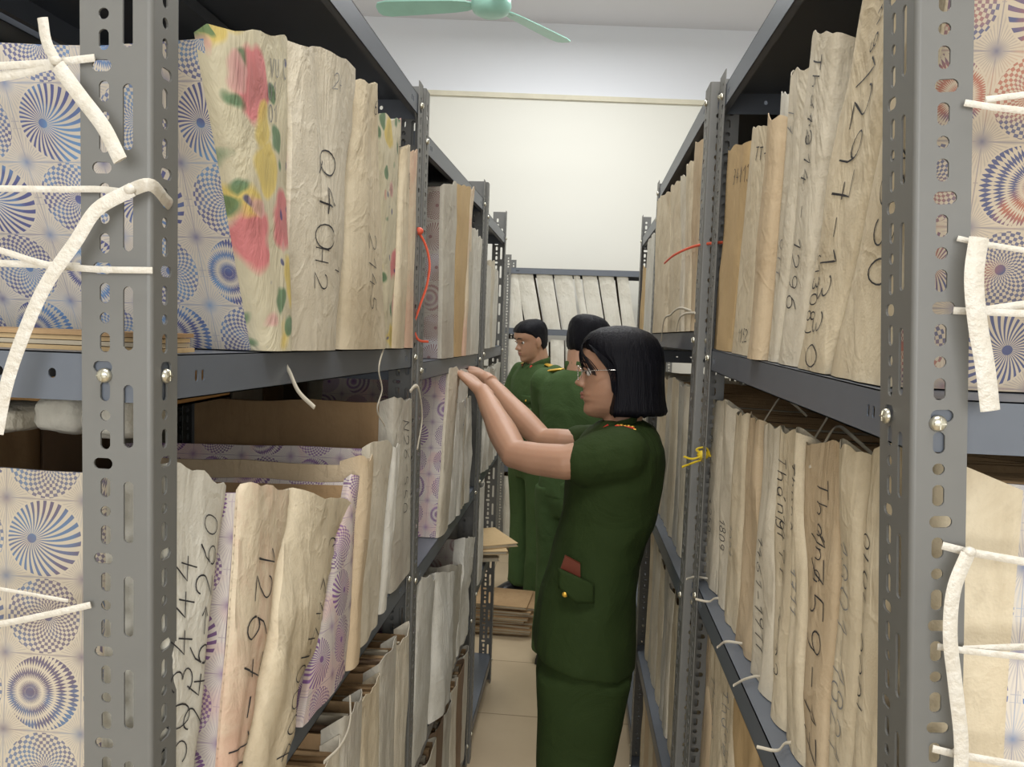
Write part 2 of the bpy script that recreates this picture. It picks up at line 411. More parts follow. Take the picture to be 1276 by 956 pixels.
class Unit:
    def __init__(s, label, side, Xp, y0, y1, D, levels, lean=0):
        s.side, s.X, s.y0, s.y1, s.D, s.levels = side, Xp, y0, y1, D, levels
        root = s.root = empty('storage_rack', (Xp+side*D/2, (y0+y1)/2, 0), label, 'rack', 'grey slotted angle storage racks')
        def inst(name, me, loc, sc=(1,1,1), rot=(0,0,0)):
            o = bpy.data.objects.new(name, me); COL.objects.link(o); o.parent = root
            o.location = Vector(loc)-root.location; o.scale = sc; o.rotation_euler = rot; return o
        pm = P_WX if side < 0 else P_WY
        for (x, sx) in ((Xp, side), (Xp+side*D, -side)):
            for (y, sy) in ((y0,1),(y1,-1)):
                p = inst('post', pm, (x,y,0), (sx,sy,1))
                if lean and y == y0 and x == Xp:
                    p.rotation_euler = (0, lean, 0); p.location = Vector((x - math.tan(lean)*1.54, y, 0))-root.location
        for (z0, z1) in levels:
            me = shelf_mesh(y1-y0-.006, D-.006, z0, z1)
            inst('shelf', me, (Xp+side*.003, y0+.003, 0), (side,1,1))
            for (y, sy, z) in ((y0,1,z0),(y1,-1,z1)):
                zb = z-.018
                inst('bolt', BOLT, (Xp-side*0+side*(.040 if side < 0 else .020), y-sy*.0005, zb), (1,sy,1))
                inst('bolt', BOLT, (Xp-side*.0005, y+sy*(.020 if side < 0 else .040), zb), (1,1,1), (0,0,-side*PI/2))
        zt = levels[0]
        for (y, sy, z) in ((y0+.004,1,zt[0]),(y1-.004,-1,zt[1])):
            inst('gusset', GUS, (Xp+side*.0045, y, z-LIP+.02), (side,sy,1))
    def z(s, lev, y):
        z0, z1 = s.levels[lev]; return z0+(z1-z0)*(y-s.y0)/(s.y1-s.y0)
L1 = Unit('near left grey metal rack with white plastic twine on its front post', -1, -.346, .59, 1.60, .50, [(2.04,2.045),(1.547,1.528),(1.06,1.05),(.58,.57),(.10,.10)])
L2 = Unit('second grey metal rack on the left, where the woman reaches in', -1, -.343, 1.61, 2.62, .50, [(1.985,2.01),(1.497,1.485),(1.03,1.02),(.56,.56),(.10,.10)])
L3 = Unit('third grey metal rack on the left, ending beside the smiling man', -1, -.336, 2.63, 3.30, .45, [(1.975,1.975),(1.50,1.50),(1.05,1.05),(.64,.64),(.12,.12)])
R1 = Unit('near right grey metal rack holding the bundles numbered 1297 and 1759', 1, .247, .59, 1.54, .50, [(2.04,2.045),(1.538,1.552),(1.083,1.083),(.60,.60),(.12,.12)], lean=-.06)
R2 = Unit('second grey metal rack on the right, behind the woman', 1, .232, 1.555, 2.60, .50, [(2.06,2.05),(1.585,1.575),(1.05,1.02),(.56,.50),(.10,.10)])
R3 = Unit('third grey metal rack on the right, partly hidden by the woman\'s head', 1, .240, 2.62, 3.35, .45, [(1.98,1.98),(1.52,1.52),(1.05,1.05),(.58,.58),(.12,.12)])
# ---------------------------------------------------------------- handwriting
def arc_(cx,cy,rx,ry,a0,a1,n=10): return [(cx+rx*math.cos(math.radians(a0+(a1-a0)*i/n)), cy+ry*math.sin(math.radians(a0+(a1-a0)*i/n))) for i in range(n+1)]
G = {
'0':[arc_(.3,.5,.27,.48,80,440,16)], '1':[[(.08,.68),(.38,1),(.30,0)]], '2':[arc_(.3,.72,.25,.27,170,-40)+[(.05,.03),(.6,.08)]],
'3':[arc_(.27,.75,.24,.24,160,-80)+arc_(.27,.26,.28,.26,80,-150)], '4':[[(.35,1),(.04,.4),(.6,.4)],[(.42,.7),(.38,0)]],
'5':[[(.55,.98),(.15,.98),(.10,.58)]+arc_(.26,.31,.28,.30,110,-140)], '6':[[(.5,1),(.2,.7)]+arc_(.3,.28,.24,.28,150,-200,14)],
'7':[[(.05,.95),(.58,.97),(.25,0)],[(.15,.5),(.52,.52)]], '8':[arc_(.3,.75,.2,.24,-90,270,14)+arc_(.3,.26,.25,.26,90,-270,14)],
'9':[arc_(.3,.72,.24,.26,0,360,14)+[(.52,.4),(.35,0)]], '-':[[(.08,.48),(.5,.52)]], '>':[[(.0,.5),(.75,.5)],[(.5,.68),(.75,.5),(.5,.32)]],
'(':[arc_(.5,.5,.35,.6,130,230)], ')':[arc_(.0,.5,.35,.6,-50,50)], ':':[[(.2,.2),(.24,.24)],[(.2,.6),(.24,.64)]],
'T':[[(0,.97),(.62,1)],[(.32,1),(.28,0)]], 'h':[[(.08,1),(.06,0)],[(.06,.3)]+arc_(.28,.34,.2,.2,170,0)+[(.47,0)]],
'a':[arc_(.26,.26,.22,.24,40,380,12)+[(.48,.0)]], 'A':[[(0,0),(.3,1),(.58,0)],[(.12,.38),(.47,.38)]], 'n':[[(.06,.5),(.06,0)],[(.06,.3)]+arc_(.26,.3,.19,.2,170,0)+[(.45,0)]],
"'":[[(-.42,.62),(-.25,.85)]], 'g':[arc_(.26,.28,.2,.22,40,380,12)+[(.46,-.1)]+arc_(.26,-.12,.2,.2,0,-150)], 'N':[[(.03,0),(.06,1),(.5,0),(.55,1)]],
'O':[arc_(.3,.5,.27,.48,80,440,16)], 'V':[[(0,1),(.28,0),(.58,1)]], 'U':[[(.05,1),(.07,.3)]+arc_(.28,.28,.21,.26,180,360)+[(.5,1)]],
'C':[arc_(.34,.5,.3,.5,50,310)], 'H':[[(.05,1),(.05,0)],[(.5,1),(.5,0)],[(.05,.5),(.5,.5)]], 'u':[[(.05,.5),(.07,.18)]+arc_(.25,.18,.18,.18,180,360)+[(.44,.5),(.45,0)]],
'L':[[(.08,1),(.05,0),(.55,.03)]], '/':[[(.05,0),(.5,1)]], 's':[[(.45,.45),(.15,.5),(.12,.3),(.42,.2),(.38,.02),(.05,.05)]], 'o':[arc_(.25,.25,.2,.24,90,450,12)], 'i':[[(.1,.5),(.1,0)],[(.1,.7),(.12,.72)]],
'~':[[(.0,.5),(.3,.8),(.5,.2),(.8,.6),(1.1,.4)]], 'x':[[(0,.0),(.5,1)],[(0,.9),(.6,.1)]], ' ':[], 'E':[[(.55,1),(.05,1),(.05,0),(.55,0)],[(.05,.5),(.45,.5)]], 'Q':[arc_(.3,.5,.27,.48,80,440,16),[(.3,.2),(.6,-.05)]]}
def strokes(txt, h, jit, rnd):
    out = []; x = 0
    for ch in txt:
        gl = G.get(ch, []); dy = rnd.uniform(-jit,jit); sc = 1+rnd.uniform(-jit,jit)
        for st in gl: out.append([((x+p[0]*sc+p[1]*.08)*h, (p[1]*sc+dy)*h) for p in st])
        x += {'-':.75,'>':1.0,"'":.05,' ':.5,'1':.62,':':.4,'(':.55,')':.55,'i':.3,'~':1.2}.get(ch, .82)
    return out, x*h
# ---------------------------------------------------------------- file bundles
SEED = [0]
def bundle(label, unit, lev, TN, TF, BN, BF, spine='cream', cover='kraft', D=.34, out=.0, wrap=.03, lip=.012, texts=(), bulge=.006, crumple=.0035,
           group='file bundles standing on the racks', yz=False, tie=False, papers=7, cat='file bundle', ptop=0.0, zb=None, hollow=0):
    """spine corners (top near, top far, bottom near, bottom far) as pixels on the aisle plane, or (y,z) pairs when yz"""
    SEED[0] += 1; sd = SEED[0]; rnd = random.Random(sd*7+3)
    s, Xp = unit.side, unit.X - unit.side*out + unit.side*.004
    c = [Vector((Xp, p[-2], p[-1])) if (yz or len(p) == 3) else onx(p[0], p[1], Xp) for p in (TN,TF,BN,BF)]
    tn, tf, bn, bf = c
    bn.z = (zb if zb is not None else unit.z(lev, bn.y)) + .0015; bf.z = (zb if zb is not None else unit.z(lev, bf.y)) + .0015
    if abs(bf.y-bn.y) < .012: bf.y = bn.y+.012
    if abs(tf.y-tn.y) < .012: tf.y = tn.y+.012
    root = empty('file_bundle', (Xp+s*D/2, (bn.y+bf.y)/2, min(bn.z,bf.z)-.0015), label, cat, group)
    crumple *= .6
    H = ((tn-bn).length+(tf-bf).length)/2; Wb, Wt = bf.y-bn.y, tf.y-tn.y
    th = .003
    def base(u, v):
        return (bn.lerp(bf,u)).lerp(tn.lerp(tf,u), v)
    nsd = sd*3.71
    def S(u, v, off=0.0, inset=0.0):
        uu = min(max(u,0),1); p = base(uu, v)
        bl = min(bulge, .25*(Wb+(Wt-Wb)*v))*(1-abs(2*uu-1)**4)
        w = noise.noise(Vector((p.y*9+nsd, p.z*3.2, nsd)))*crumple*1.6 + noise.noise(Vector((p.y*30+nsd, p.z*9+p.y*14, nsd)))*crumple*.8
        w += crumple*1.1*(1-2.4*abs(noise.noise(Vector((p.y*16+nsd, p.z*5+p.y*6, nsd*1.3)))))
        w += crumple*1.3*abs(noise.noise(Vector((uu*2.2+nsd, v*1.2+uu*1.5, nsd*2))))
        e = 1.0 if inset == 0 else 0.3
        dy = noise.noise(Vector((nsd, p.z*7, 4.2)))*crumple*.5*(1 if 0 < uu < 1 else .3)
        sag = 0
        if v > .9: sag = (noise.noise(Vector((u*3.3+nsd, nsd, 1)))*.012)*(v-.9)/.1
        return Vector((p.x - s*(bl+w*e+off) + s*inset, p.y+dy*0 + (0), p.z+sag))
    # spine cloth, wrapping onto both covers
    nu, nv = 12, 38
    cols = [(0,wrap,-1),(0,wrap*.4,-1),(0,.003,-1)]+[(i/nu,0,0) for i in range(nu+1)]+[(1,.003,1),(1,wrap*.4,1),(1,wrap,1)]
    mb = MB()
    def sheet(off):
        vs = []
        for j in range(nv+1):
            v = j/nv
            for (u, ins, sg) in cols:
                vt = v
                p = S(u, vt, off if sg == 0 else 0, ins)
                if sg: p.y += sg*(.0012+off) ; p.z -= ins*.12*v
                if j == nv: p.z += lip*(1-ins/(wrap+.001))*.6
                vs.append(p)
        return vs
    nc = len(cols); A_, B_ = sheet(.0), sheet(-.0012)
    N1 = len(A_)
    q = [(j*nc+i, j*nc+i+1, (j+1)*nc+i+1, (j+1)*nc+i) for j in range(nv) for i in range(nc-1)]
    fs = q + [tuple(N1+k for k in f[::-1]) for f in q]
    fs += [(nv*nc+i, nv*nc+i+1, N1+nv*nc+i+1, N1+nv*nc+i) for i in range(nc-1)] + [(i+1, i, N1+i, N1+i+1) for i in range(nc-1)]
    fs += [((j+1)*nc, j*nc, N1+j*nc, N1+(j+1)*nc) for j in range(nv)] + [(j*nc+nc-1, (j+1)*nc+nc-1, N1+(j+1)*nc+nc-1, N1+j*nc+nc-1) for j in range(nv)]
    uvy = lambda p: (p[1], p[2])
    mb.add(A_+B_, fs, [uvy(p) for p in A_+B_])
    put('spine', mb, M[spine], root, True)
    # covers
    for u, sg, nm in ((0, 1, 'cover'), (1, -1, 'cover')):
        mb = MB()
        def cv(face):
            def f(a, b_):
                p = base(u, b_); ins = .004+a*(D-.004)
                warp = noise.noise(Vector((ins*6+nsd, b_*2.2, u*5)))*.004*min(1,a*3)
                return Vector((p.x+s*ins, p.y+sg*(.0005 if face == 0 else th)+sg*0+warp*sg, p.z-.004*b_-ins*.02*b_+ (noise.noise(Vector((ins*9,nsd,2)))*.006*b_ if b_ > .95 else 0)))
            return f
        f0, f1 = cv(0), cv(1); nx, nz = 10, 8
        uvf = lambda a, b_: (.004+a*(D-.004)+sd*.031, base(u,b_).z+sd*.017)
        mb.grid(f0, nx, nz, uvf); mb.grid(f1, nx, nz, uvf)
        k0, k1 = 0, (nx+1)*(nz+1); ring = [i for i in range(nx+1)]+[j*(nx+1)+nx for j in range(1,nz+1)]+[nz*(nx+1)+i for i in range(nx-1,-1,-1)]+[j*(nx+1) for j in range(nz-1,0,-1)]
        for a_, b2 in zip(ring, ring[1:]+ring[:1]):
            mb.f.append((k0+a_, k0+b2, k1+b2, k1+a_)); mb.mi.append(0); mb.uv.append([(0,0)]*4)
        put(nm, mb, M[cover], root, True)
    # papers between the covers
    mb = MB(); n = papers; g = .03
    e0 = (th+.001)/max(Wb,.012); 
    for i in range(n):
        ub0 = e0+(1-2*e0)*(i+.08)/n; ub1 = e0+(1-2*e0)*(i+.92)/n
        hh = 1-rnd.uniform(.01,.07)+ptop; i0 = .006+rnd.uniform(0,.006)+hollow*rnd.uniform(.7,1.1); i1 = D-rnd.uniform(.01,.05)
        v = []
        for vv in (.006, hh):
            for (ins, uu) in ((i0,ub0),(i1,ub0),(i1,ub1),(i0,ub1)):
                p = base(uu, vv); v.append((p.x+s*ins, p.y, p.z - ins*.03*vv))
        mb.hexa(v, rnd.choice((0,0,1,2)))
    put('papers', mb, [M['kraft'], M['paper'], M['paper_dark']], root)
    # handwriting: (text, v of the start, u of the centre, letter height, mode, ink)
    for (txt, v0, u0, h, mode, ink) in texts:
        sts, tw = strokes(txt, h, .06, rnd); mb = MB(); sr = -1 if s > 0 else 1        # +y sense of 'screen right'
        for st in sts:
            pts = [Vector((p[0], p[1])) for p in st]; fine = []
            for a_, b2 in zip(pts, pts[1:]):
                k = max(1, int((b2-a_).length/.006)); fine += [a_.lerp(b2, t/k) for t in range(k)]
            fine.append(pts[-1]); h_ = h; lw = max(.0009, h*.022)
            vs = []
            for i, p in enumerate(fine):
                d = (fine[min(i+1,len(fine)-1)]-fine[max(i-1,0)])
                d = d.normalized() if d.length > 1e-6 else Vector((1,0)); nn = Vector((-d.y,d.x))*lw*(.7+.5*abs(noise.noise(Vector((p.x*40,p.y*40,nsd)))+.3))
                for qd in (p+nn, p-nn):
                    a, b3 = qd.x, qd.y-h*.5
                    if mode == 'down': dv, du = -a, b3*sr
                    elif mode == 'up': dv, du = a, -b3*sr
                    else: dv, du = b3, a*sr
                    vv = v0+dv/H; W = Wb+(Wt-Wb)*min(max(vv,0),1); uu = u0+du/max(W,.02)
                    uu = min(max(uu,.0),1.0); vv = min(max(vv,.01),.995)
                    vs.append(S(uu, vv, .0009))
            m2 = len(fine)
            mb.add(vs, [(2*i,2*i+1,2*i+3,2*i+2) for i in range(m2-1)])
        if mb.v: put('handwriting', mb, M[ink], root)
    if tie and sd % 3 != 1:
        mb = MB(); p0 = S(.5, .012, .002)
        x0 = Vector((p0.x, p0.y, p0.z+.004)); d = -s
        pts = smooth_path([x0+Vector((s*.03,0,-.002)), x0+Vector((d*.004,0,.0)), x0+Vector((d*.018, rnd.uniform(-.02,.02), -.001)), x0+Vector((d*.042, rnd.uniform(-.04,.0), .001))], 5)
        mb.sweep(pts, .0022, 6, flat=.5); put('tie_string', mb, M['string'], root, True)
    return root
def row(unit, lev, ys, ztop, spines, cover, label, D=.34, lean=0.0, group=None, out=0, tie=False, crumple=.004, jz=.015, **kw):
    rnd = random.Random(len(label)+lev); z = lambda y: unit.z(lev, y)
    for i in range(len(ys)-1):
        a, b = ys[i]+.002, ys[i+1]-.002; zt = ztop+rnd.uniform(-jz,jz)
        bundle(label[i] if isinstance(label, (list,tuple)) else label, unit, lev, (a+lean,zt), (b+lean,zt), (a,0), (b,0), spines[i % len(spines)], cover, D, out, yz=True, group=group or 'file bundles standing on the racks', tie=tie, crumple=crumple, **kw)
def lin(a, b, n, jit=.0, seed=1):
    r = random.Random(seed); return [a]+[a+(b-a)*(i+r.uniform(-jit,jit))/n for i in range(1,n)]+[b]

# left near rack, upper compartment
g = 'bundles on the upper shelf of the near left rack'
bundle('file bundle with blue disc cover and floral cloth spine, nearest on upper left shelf', L1, 1, (258,44),(356,62),(326,410),(354,412), 'floral','print_blue', .50, wrap=.012, group=g, texts=[('VU C',.93,.55,.018,'flat','pencil'),('01',.86,.5,.018,'flat','pencil'),('01',.79,.5,.018,'flat','pencil')], bulge=.012)
bundle('wide cream cloth bundle with large pencil scrawl and a blue stripe, upper left shelf', L1, 1, (360,58),(438,92),(358,430),(414,434), 'pale','grey', .44, group=g, crumple=.007, texts=[('24',.93,.45,.022,'flat','pencil'),('Q40',.70,.45,0.058,'down','ink'),('H2',.36,.4,0.039,'down','ink'),('1',.3,.75,0.023,'down','ink')], bulge=.010, out=.006)
bundle('rolled grey cream bundle with 2145 written down its lower half, upper left shelf', L1, 1, (441,108),(465,110),(424,432),(478,434), 'cream','pale', .40, group=g, out=.006, bulge=.012, texts=[('2145',.46,.5,0.043,'down','ink'),('65',.93,.6,.02,'flat','ink')])
bundle('floral cloth bundle marked 84 beside the rolled grey bundle', L1, 1, (466,148),(499,154),(480,433),(487,433), 'floral','floral', .40, group=g, texts=[('84',.90,.7,.03,'flat','ink')])
bundle('cream bundle marked 153 near the far end of the upper left shelf', L1, 1, (500,188),(508,189),(488,433),(502,433), 'cream','cream', .40, group=g, texts=[('153',.85,.5,.03,'flat','ink')], out=.006)
bundle('thin pink edged bundle last on the upper left shelf', L1, 1, (509,193),(517,195),(504,433),(511,433), 'pinkcloth','pinkcloth', .40, group=g)
# left near rack, middle compartment
g = 'bundles on the middle shelf of the near left rack'
bundle('white cloth bundle reading 246 to 260, nearest on the middle left shelf', L1, 2, ('y',.618,onx(203,588,-.35).z),(281,612),('y',.606,0),('y',.648,0), 'white','print_dark', .50, group=g, wrap=.05, crumple=.004, out=-.003, bulge=.004,
       texts=[('246>260',.37,.70,.036,'up','ink'),('303444',.30,.30,.040,'up','ink')])
bundle('bundle with purple disc edge and pink stained spine, marked 267 in black', L1, 2, (299,611),(357,615),('y',.690,0),(286,1100), 'pinkcloth','print_purple', .46, group=g, wrap=.004, crumple=.005, out=.010,
       texts=[('1267-10',.84,.55,.050,'down','ink')])
bundle('slumped cream cloth bundle with torn top and loose scrawl, middle left shelf', L1, 2, (361,614),(432,634),(290,1085),(345,1020), 'cream','cream', .44, group=g, crumple=.010, out=.012, bulge=.012,
       texts=[('C',.86,.7,0.023,'down','ink'),('244',.70,.62,0.039,'down','ink'),('100044',.44,.6,0.035,'down','ink')])
bundle('purple disc and pink printed bundle beside the slumped cream bundle', L1, 2, (437,598),(446,600),(376,888),(428,884), 'print_purple','print_purple', .42, group=g, out=.014, wrap=.01)
bundle('rolled tan cloth bundle with narrow round top, middle left shelf', L1, 2, (447,576),(459,578),(430,880),(440,874), 'tan','tan', .36, group=g, out=.02, bulge=.01)
bundle('pale bundle with faint pink smudge and red thread, middle left shelf', L1, 2, (460,556),(489,560),(442,846),(467,840), 'pale','print_purple', .42, group=g, out=.012, wrap=.012)
bundle('thin white bundle tucked before the grey bundle marked 550', L1, 2, (490,560),(497,562),(470,790),(477,785), 'white','blueboard', .40, group=g, out=.006)
bundle('grey bundle reading N26-550 at the far end of the middle left shelf', L1, 2, (492,500),(512,501),(486,722),(510,722), 'grey','kraft', .40, group=g, out=.0, texts=[('N26-550',.90,.5,0.035,'down','ink')])
# left near rack, lower compartment, bundles seen from above
labs = ['open topped cream bundle, lowest in view beneath the left middle shelf', 'open topped bundle second from front beneath the left middle shelf, with white cord', 'open topped brown paper bundle beneath the pale pink smudged bundle', 'grey cloth bundle of brown papers beside the left middle post', 'dark paper bundle farthest back on the lower left shelf']
row(L1, 3, [.98,1.09,1.20,1.32,1.44,1.55], .94, ['pale','grey','cream','grey','pale'], 'kraft', labs, .36, group='bundles on the lower shelf of the near left rack', out=.01, lip=.03, papers=9)
# left second rack
g = 'bundles on the upper shelf of the second left rack'
bundle('faded disc covered bundle with orange twine beside it, second left rack', L2, 1, (552,231),(569,233),(549,437),(564,438), 'grey','print_faded', .40, group=g, wrap=.008)
bundle('brown kraft spined bundle on the upper shelf of second left rack', L2, 1, (569,233),(586,236),(565,438),(574,438), 'kraftlight','kraft', .40, group=g)
bundle('narrow bundle with blue and pink edge, second left rack', L2, 1, (586,236),(589,238),(574.5,438),(578,438), 'pinkcloth','blueboard', .40, group=g)
row(L2, 1, [2.27,2.36,2.45,2.56], 1.87, ['grey','white','white'], 'grey', 'white cloth bundle at the far end of the second left rack, upper shelf', .4, group='white bundles at far end of the second left rack')
g = 'bundles on the middle shelf of the second left rack'
bundle('purple disc covered bundle under the woman\'s hand', L2, 2, (559,461),(572,463),(546,655),(556,655), 'pale','print_purple', .34, group=g, wrap=.006)
bundle('white bundle stamped NO A that the woman is holding', L2, 2, (573,463),(584,465),(557,648),(566,645), 'white','white', .34, group=g, texts=[('NO:',.78,.5,.030,'flat','ink_blue'),('A',.64,.55,.035,'flat','ink_blue')])
row(L2, 2, [2.16,2.24,2.33,2.42], 1.36, ['white','pale','white'], 'white', 'white cloth bundle beyond the one the woman holds', .36, group='white bundles beyond the woman\'s hands', crumple=.009)
g = 'bundles on the lower shelf of the second left rack'
bundle('blue and pink printed bundle with cord, lower shelf of second left rack', L2, 3, (524,722),(541,724),(510,917),(531,917), 'white','print_purple', .36, group=g, wrap=.008, texts=[])
bundle('curled white bundle second on the lower shelf of second left rack', L2, 3, (543,716),(558,716),(534,880),(550,880), 'white','white', .36, group=g, crumple=.009, bulge=.025)
bundle('grey white bundle with folded top on the lower shelf of second left rack', L2, 3, (559,706),(576,706),(551,860),(564,850), 'grey','white', .36, group=g, crumple=.009)
bundle('plastic wrapped white bundle at the end of the lower shelf, second left rack', L2, 3, (577,672),(590,672),(565,830),(578,820), 'white','print_faded', .36, group=g, crumple=.009)
row(L2, 4, lin(1.70,2.55,7,.2,5), .46, ['grey','pale','paper_dark'], 'kraft', 'dusty open topped bundle on the bottom shelf of the second left rack', .36, group='bundles on the bottom shelf of the second left rack', lip=.02)
# left third rack
row(L3, 1, [2.68,2.78,2.90,3.02], 1.80, ['white','pale'], 'white', 'white bundle on the upper shelf of the third left rack', .34, group='bundles on the third left rack, upper shelf')
row(L3, 2, [2.70,2.84,2.98,3.12], 1.42, ['white','grey'], 'white', 'grey white bag like bundle just beyond the woman\'s hands', .34, group='bundles on the third left rack, middle shelf', crumple=.012)
row(L3, 3, [2.68,2.80], .98, ['white'], 'grey', 'lone white bundle leaning on the lower shelf of the third left rack', .34)
# right near rack
g = 'bundles on the upper shelf of the near right rack'
bundle('cream bundle ending in 1330 with large disc cover, nearest on upper right shelf', R1, 1, ('y',.600,1.99),('y',.630,1.985),(1106,484),(1040,470), 'cream','print_red', .42, group=g, out=-.012, wrap=.004, texts=[('1330',.46,.34,0.043,'down','ink')])
bundle('tall cream bundle reading Tháng 1297 - 1330 (1308) on upper right shelf', R1, 1, ('y',.636,1.985),(1084,-30),(1037,470),(999,461), 'cream','tan', .40, group=g, out=-.012, crumple=.006,
       texts=[("Tha'ng",.93,.35,.024,'down','ink'),('1297-1330',.72,.45,.047,'down','ink'),('(1308)',.32,.72,.024,'down','ink')])
bundle('cream bundle reading Tháng 1214 - 1296 on upper right shelf', R1, 1, (1046,44),(1015,54),(997,459),(972,455), 'pale','tan', .40, group=g, out=-.012, texts=[("Tha'ng",.96,.4,.026,'down','ink'),('1214 - 1296',.80,.45,0.031,'down','ink')])
bundle('creased cream bundle left of the one reading 1214 on upper right shelf', R1, 1, (1013,90),(990,98),(971,452),(960,448), 'pale','pale', .40, group=g, out=-.012, texts=[('T7',.90,.6,0.023,'down','pencil'),('0TT',.45,.5,0.023,'down','pencil')])
bundle('white bundle with small pencilled writing on upper right shelf', R1, 1, (989,121),(975,124),(959,446),(950,443), 'white','white', .40, group=g, out=-.012, texts=[('UTEL',.8,.5,0.020,'down','pencil')])
bundle('thin brown bundle between two cream ones on upper right shelf', R1, 1, (974,153),(961,155),(949,441),(938,437), 'tan','kraft', .40, group=g)
bundle('cream bundle marked 1152-02 near its foot on upper right shelf', R1, 1, (960,161),(941,166),(937,436),(914,431), 'cream','cream', .40, group=g, out=-.012, texts=[('TT-12',.90,.45,.020,'flat','ink'),('1152-02',.09,.5,.022,'flat','ink')])
bundle('brown paper spined bundle marked 1134, farthest on upper right shelf', R1, 1, (938,184),(909,192),(912,430),(891,427), 'kraftlight','kraft', .40, group=g, out=-.012, texts=[('84-1134',.88,.5,.026,'flat','ink')])
g = 'bundles on the middle shelf of the near right rack'
kw = dict(group=g, crumple=.006, lip=.03, tie=True, hollow=.045, out=-.030)
bundle('beige bundle reading 1000 - 1010 with blue printed cover strip, nearest on middle right shelf', R1, 2, ('y',.622,onx(1150,600,.25).z),(1084,582),('y',.610,0),(1062,1150), 'cream','print_blue', .44, wrap=.068, texts=[('1000-1010',.40,.80,.026,'up','ink')], **kw)
bundle('cream bundle reading 1801 - 1821 with pleated top, middle right shelf', R1, 2, (1082,580),(1052,576),(1058,1130),(1030,1040), 'cream','kraft', .40, texts=[('1801-1821',.80,.55,0.035,'down','pencil')], **kw)
bundle('wide tan bundle reading 1759 - 1770 in bold black, middle right shelf', R1, 2, (1050,574),(1010,570),(1028,1035),(1010,925), 'tan','kraft', .40, texts=[("Tha'ng",.94,.35,.030,'down','ink'),('1759-1770',.80,.5,.050,'down','ink')], **kw)
bundle('narrow cream bundle between the 1497 and 1759 bundles', R1, 2, (1009,560),(999,556),(1008,920),(986,893), 'cream','kraft', .40, texts=[("Tha'ng",.95,.5,.022,'down','ink'),('1711',.60,.5,0.022,'down','pencil')], **kw)
bundle('cream bundle reading 1497 - 1533, middle right shelf', R1, 2, (998,553),(974,546),(984,890),(966,870), 'cream','kraft', .40, texts=[("Tha'ng",.95,.45,.026,'down','ink'),('1497-1533',.74,.5,0.031,'down','ink')], **kw)
bundle('cream bundle reading 1461 - 1911, middle right shelf', R1, 2, (973,546),(953,546),(965,868),(939,818), 'pale','kraft', .40, texts=[('1461-1911',.60,.5,0.027,'down','ink')], **kw)
bundle('plain tan bundle fifth from the far end, middle right shelf', R1, 2, (952,540),(936,530),(938,815),(921,789), 'tan','kraft', .40, **kw)
bundle('cream bundle with pencil scribble, third from the far end, middle right shelf', R1, 2, (935,530),(921,522),(920,788),(905,771), 'cream','kraft', .40, texts=[('1021',.5,.5,0.020,'down','pencil')], **kw)
bundle('pale bundle second from the far end, middle right shelf', R1, 2, (920,520),(908,514),(904,770),(895,745), 'pale','kraft', .40, texts=[('1809',.45,.5,0.020,'down','ink')], **kw)
bundle('folded cream bundle reading 4256 at the far end, middle right shelf', R1, 2, (907,512),(890,507),(894,743),(879,716), 'pale','kraft', .40, texts=[('Quyen',.85,.5,0.023,'down','ink'),('4256',.5,.4,0.023,'down','ink')], **kw)
g = 'bundles on the lower shelf of the near right rack'
kw = dict(group=g, crumple=.006, lip=.025, hollow=.04, out=-.035)
bundle('brown kraft bundle nearest in view on the lower right shelf', R1, 3, (975,960),(948,925),(975,1500),(948,1400), 'kraftlight','kraft', .40, **kw)
bundle('orange brown kraft bundle on the lower right shelf', R1, 3, (946,900),(918,878),(947,1380),(918,1200), 'kraftlight','kraft', .40, **kw)
bundle('cream bundle reading 2009 on the lower right shelf', R1, 3, (917,845),(903,832),(917,1190),(903,1120), 'cream','kraft', .40, texts=[("Tha'ng",.93,.5,.03,'down','pencil'),('2009',.7,.5,0.039,'down','pencil')], **kw)
bundle('cream bundle with faint pencil on the lower right shelf, second from the post', R1, 3, (902,826),(886,806),(902,1115),(886,1050), 'cream','kraft', .40, texts=[("Tha'ng",.9,.5,.03,'down','pencil')], **kw)
bundle('tan bundle beside the middle post on the lower right shelf', R1, 3, (885,796),(870,790),(885,1045),(870,1000), 'tan','kraft', .40, **kw)
# right second and third racks
labs = ['wrinkled brown topped bundle nearest the post, second right rack upper shelf', 'thin cream bundle second from the post, second right rack upper shelf', 'cream bundle third from the post, second right rack upper shelf', 'cream bundle with folded flap, second right rack upper shelf', 'cream bundle at the far end, second right rack upper shelf']
for lb, TN, TF, BN, BF, sp_ in zip(labs, [(880,180),(866,206),(858,222),(850,228),(836,242)], [(867,182),(859,210),(851,226),(837,240),(819,254)], [(869,386),(862,387),(855,388),(850,389),(834,393)], [(863,387),(856,388),(851,389),(835,392),(816,397)], ['tan','cream','pale','cream','cream']):
    bundle(lb, R2, 1, TN, TF, BN, BF, sp_, 'cream', .38, group='bundles on the upper shelf of the second right rack')
row(R2, 2, lin(1.62,2.50,9,.2,3), 1.44, ['grey','cream','pale'], 'kraft', 'dusty cream bundle behind the woman\'s shoulder on the second right rack', .38, group='bundles behind the woman on the middle shelf', lip=.02, out=-.03, hollow=.03)
row(R2, 3, lin(1.62,2.52,9,.2,4), .92, ['pale','grey','cream'], 'kraft', 'grey cream bundle behind the woman\'s waist on the second right rack', .38, group='bundles behind the woman on the lower shelf', lip=.025, out=-.03, hollow=.03)
row(R2, 4, lin(1.62,2.52,8,.2,4), .43, ['tan','cream'], 'kraft', 'tan bundle on the bottom shelf of the second right rack, beside the woman\'s legs', .38, group='bundles on the bottom shelf of the second right rack', out=-.03)
row(R3, 1, [2.68,2.80,2.98], 1.92, ['white'], 'white', 'tall white bundle above the woman\'s head on the third right rack', .34, group='white bundles on the third right rack')
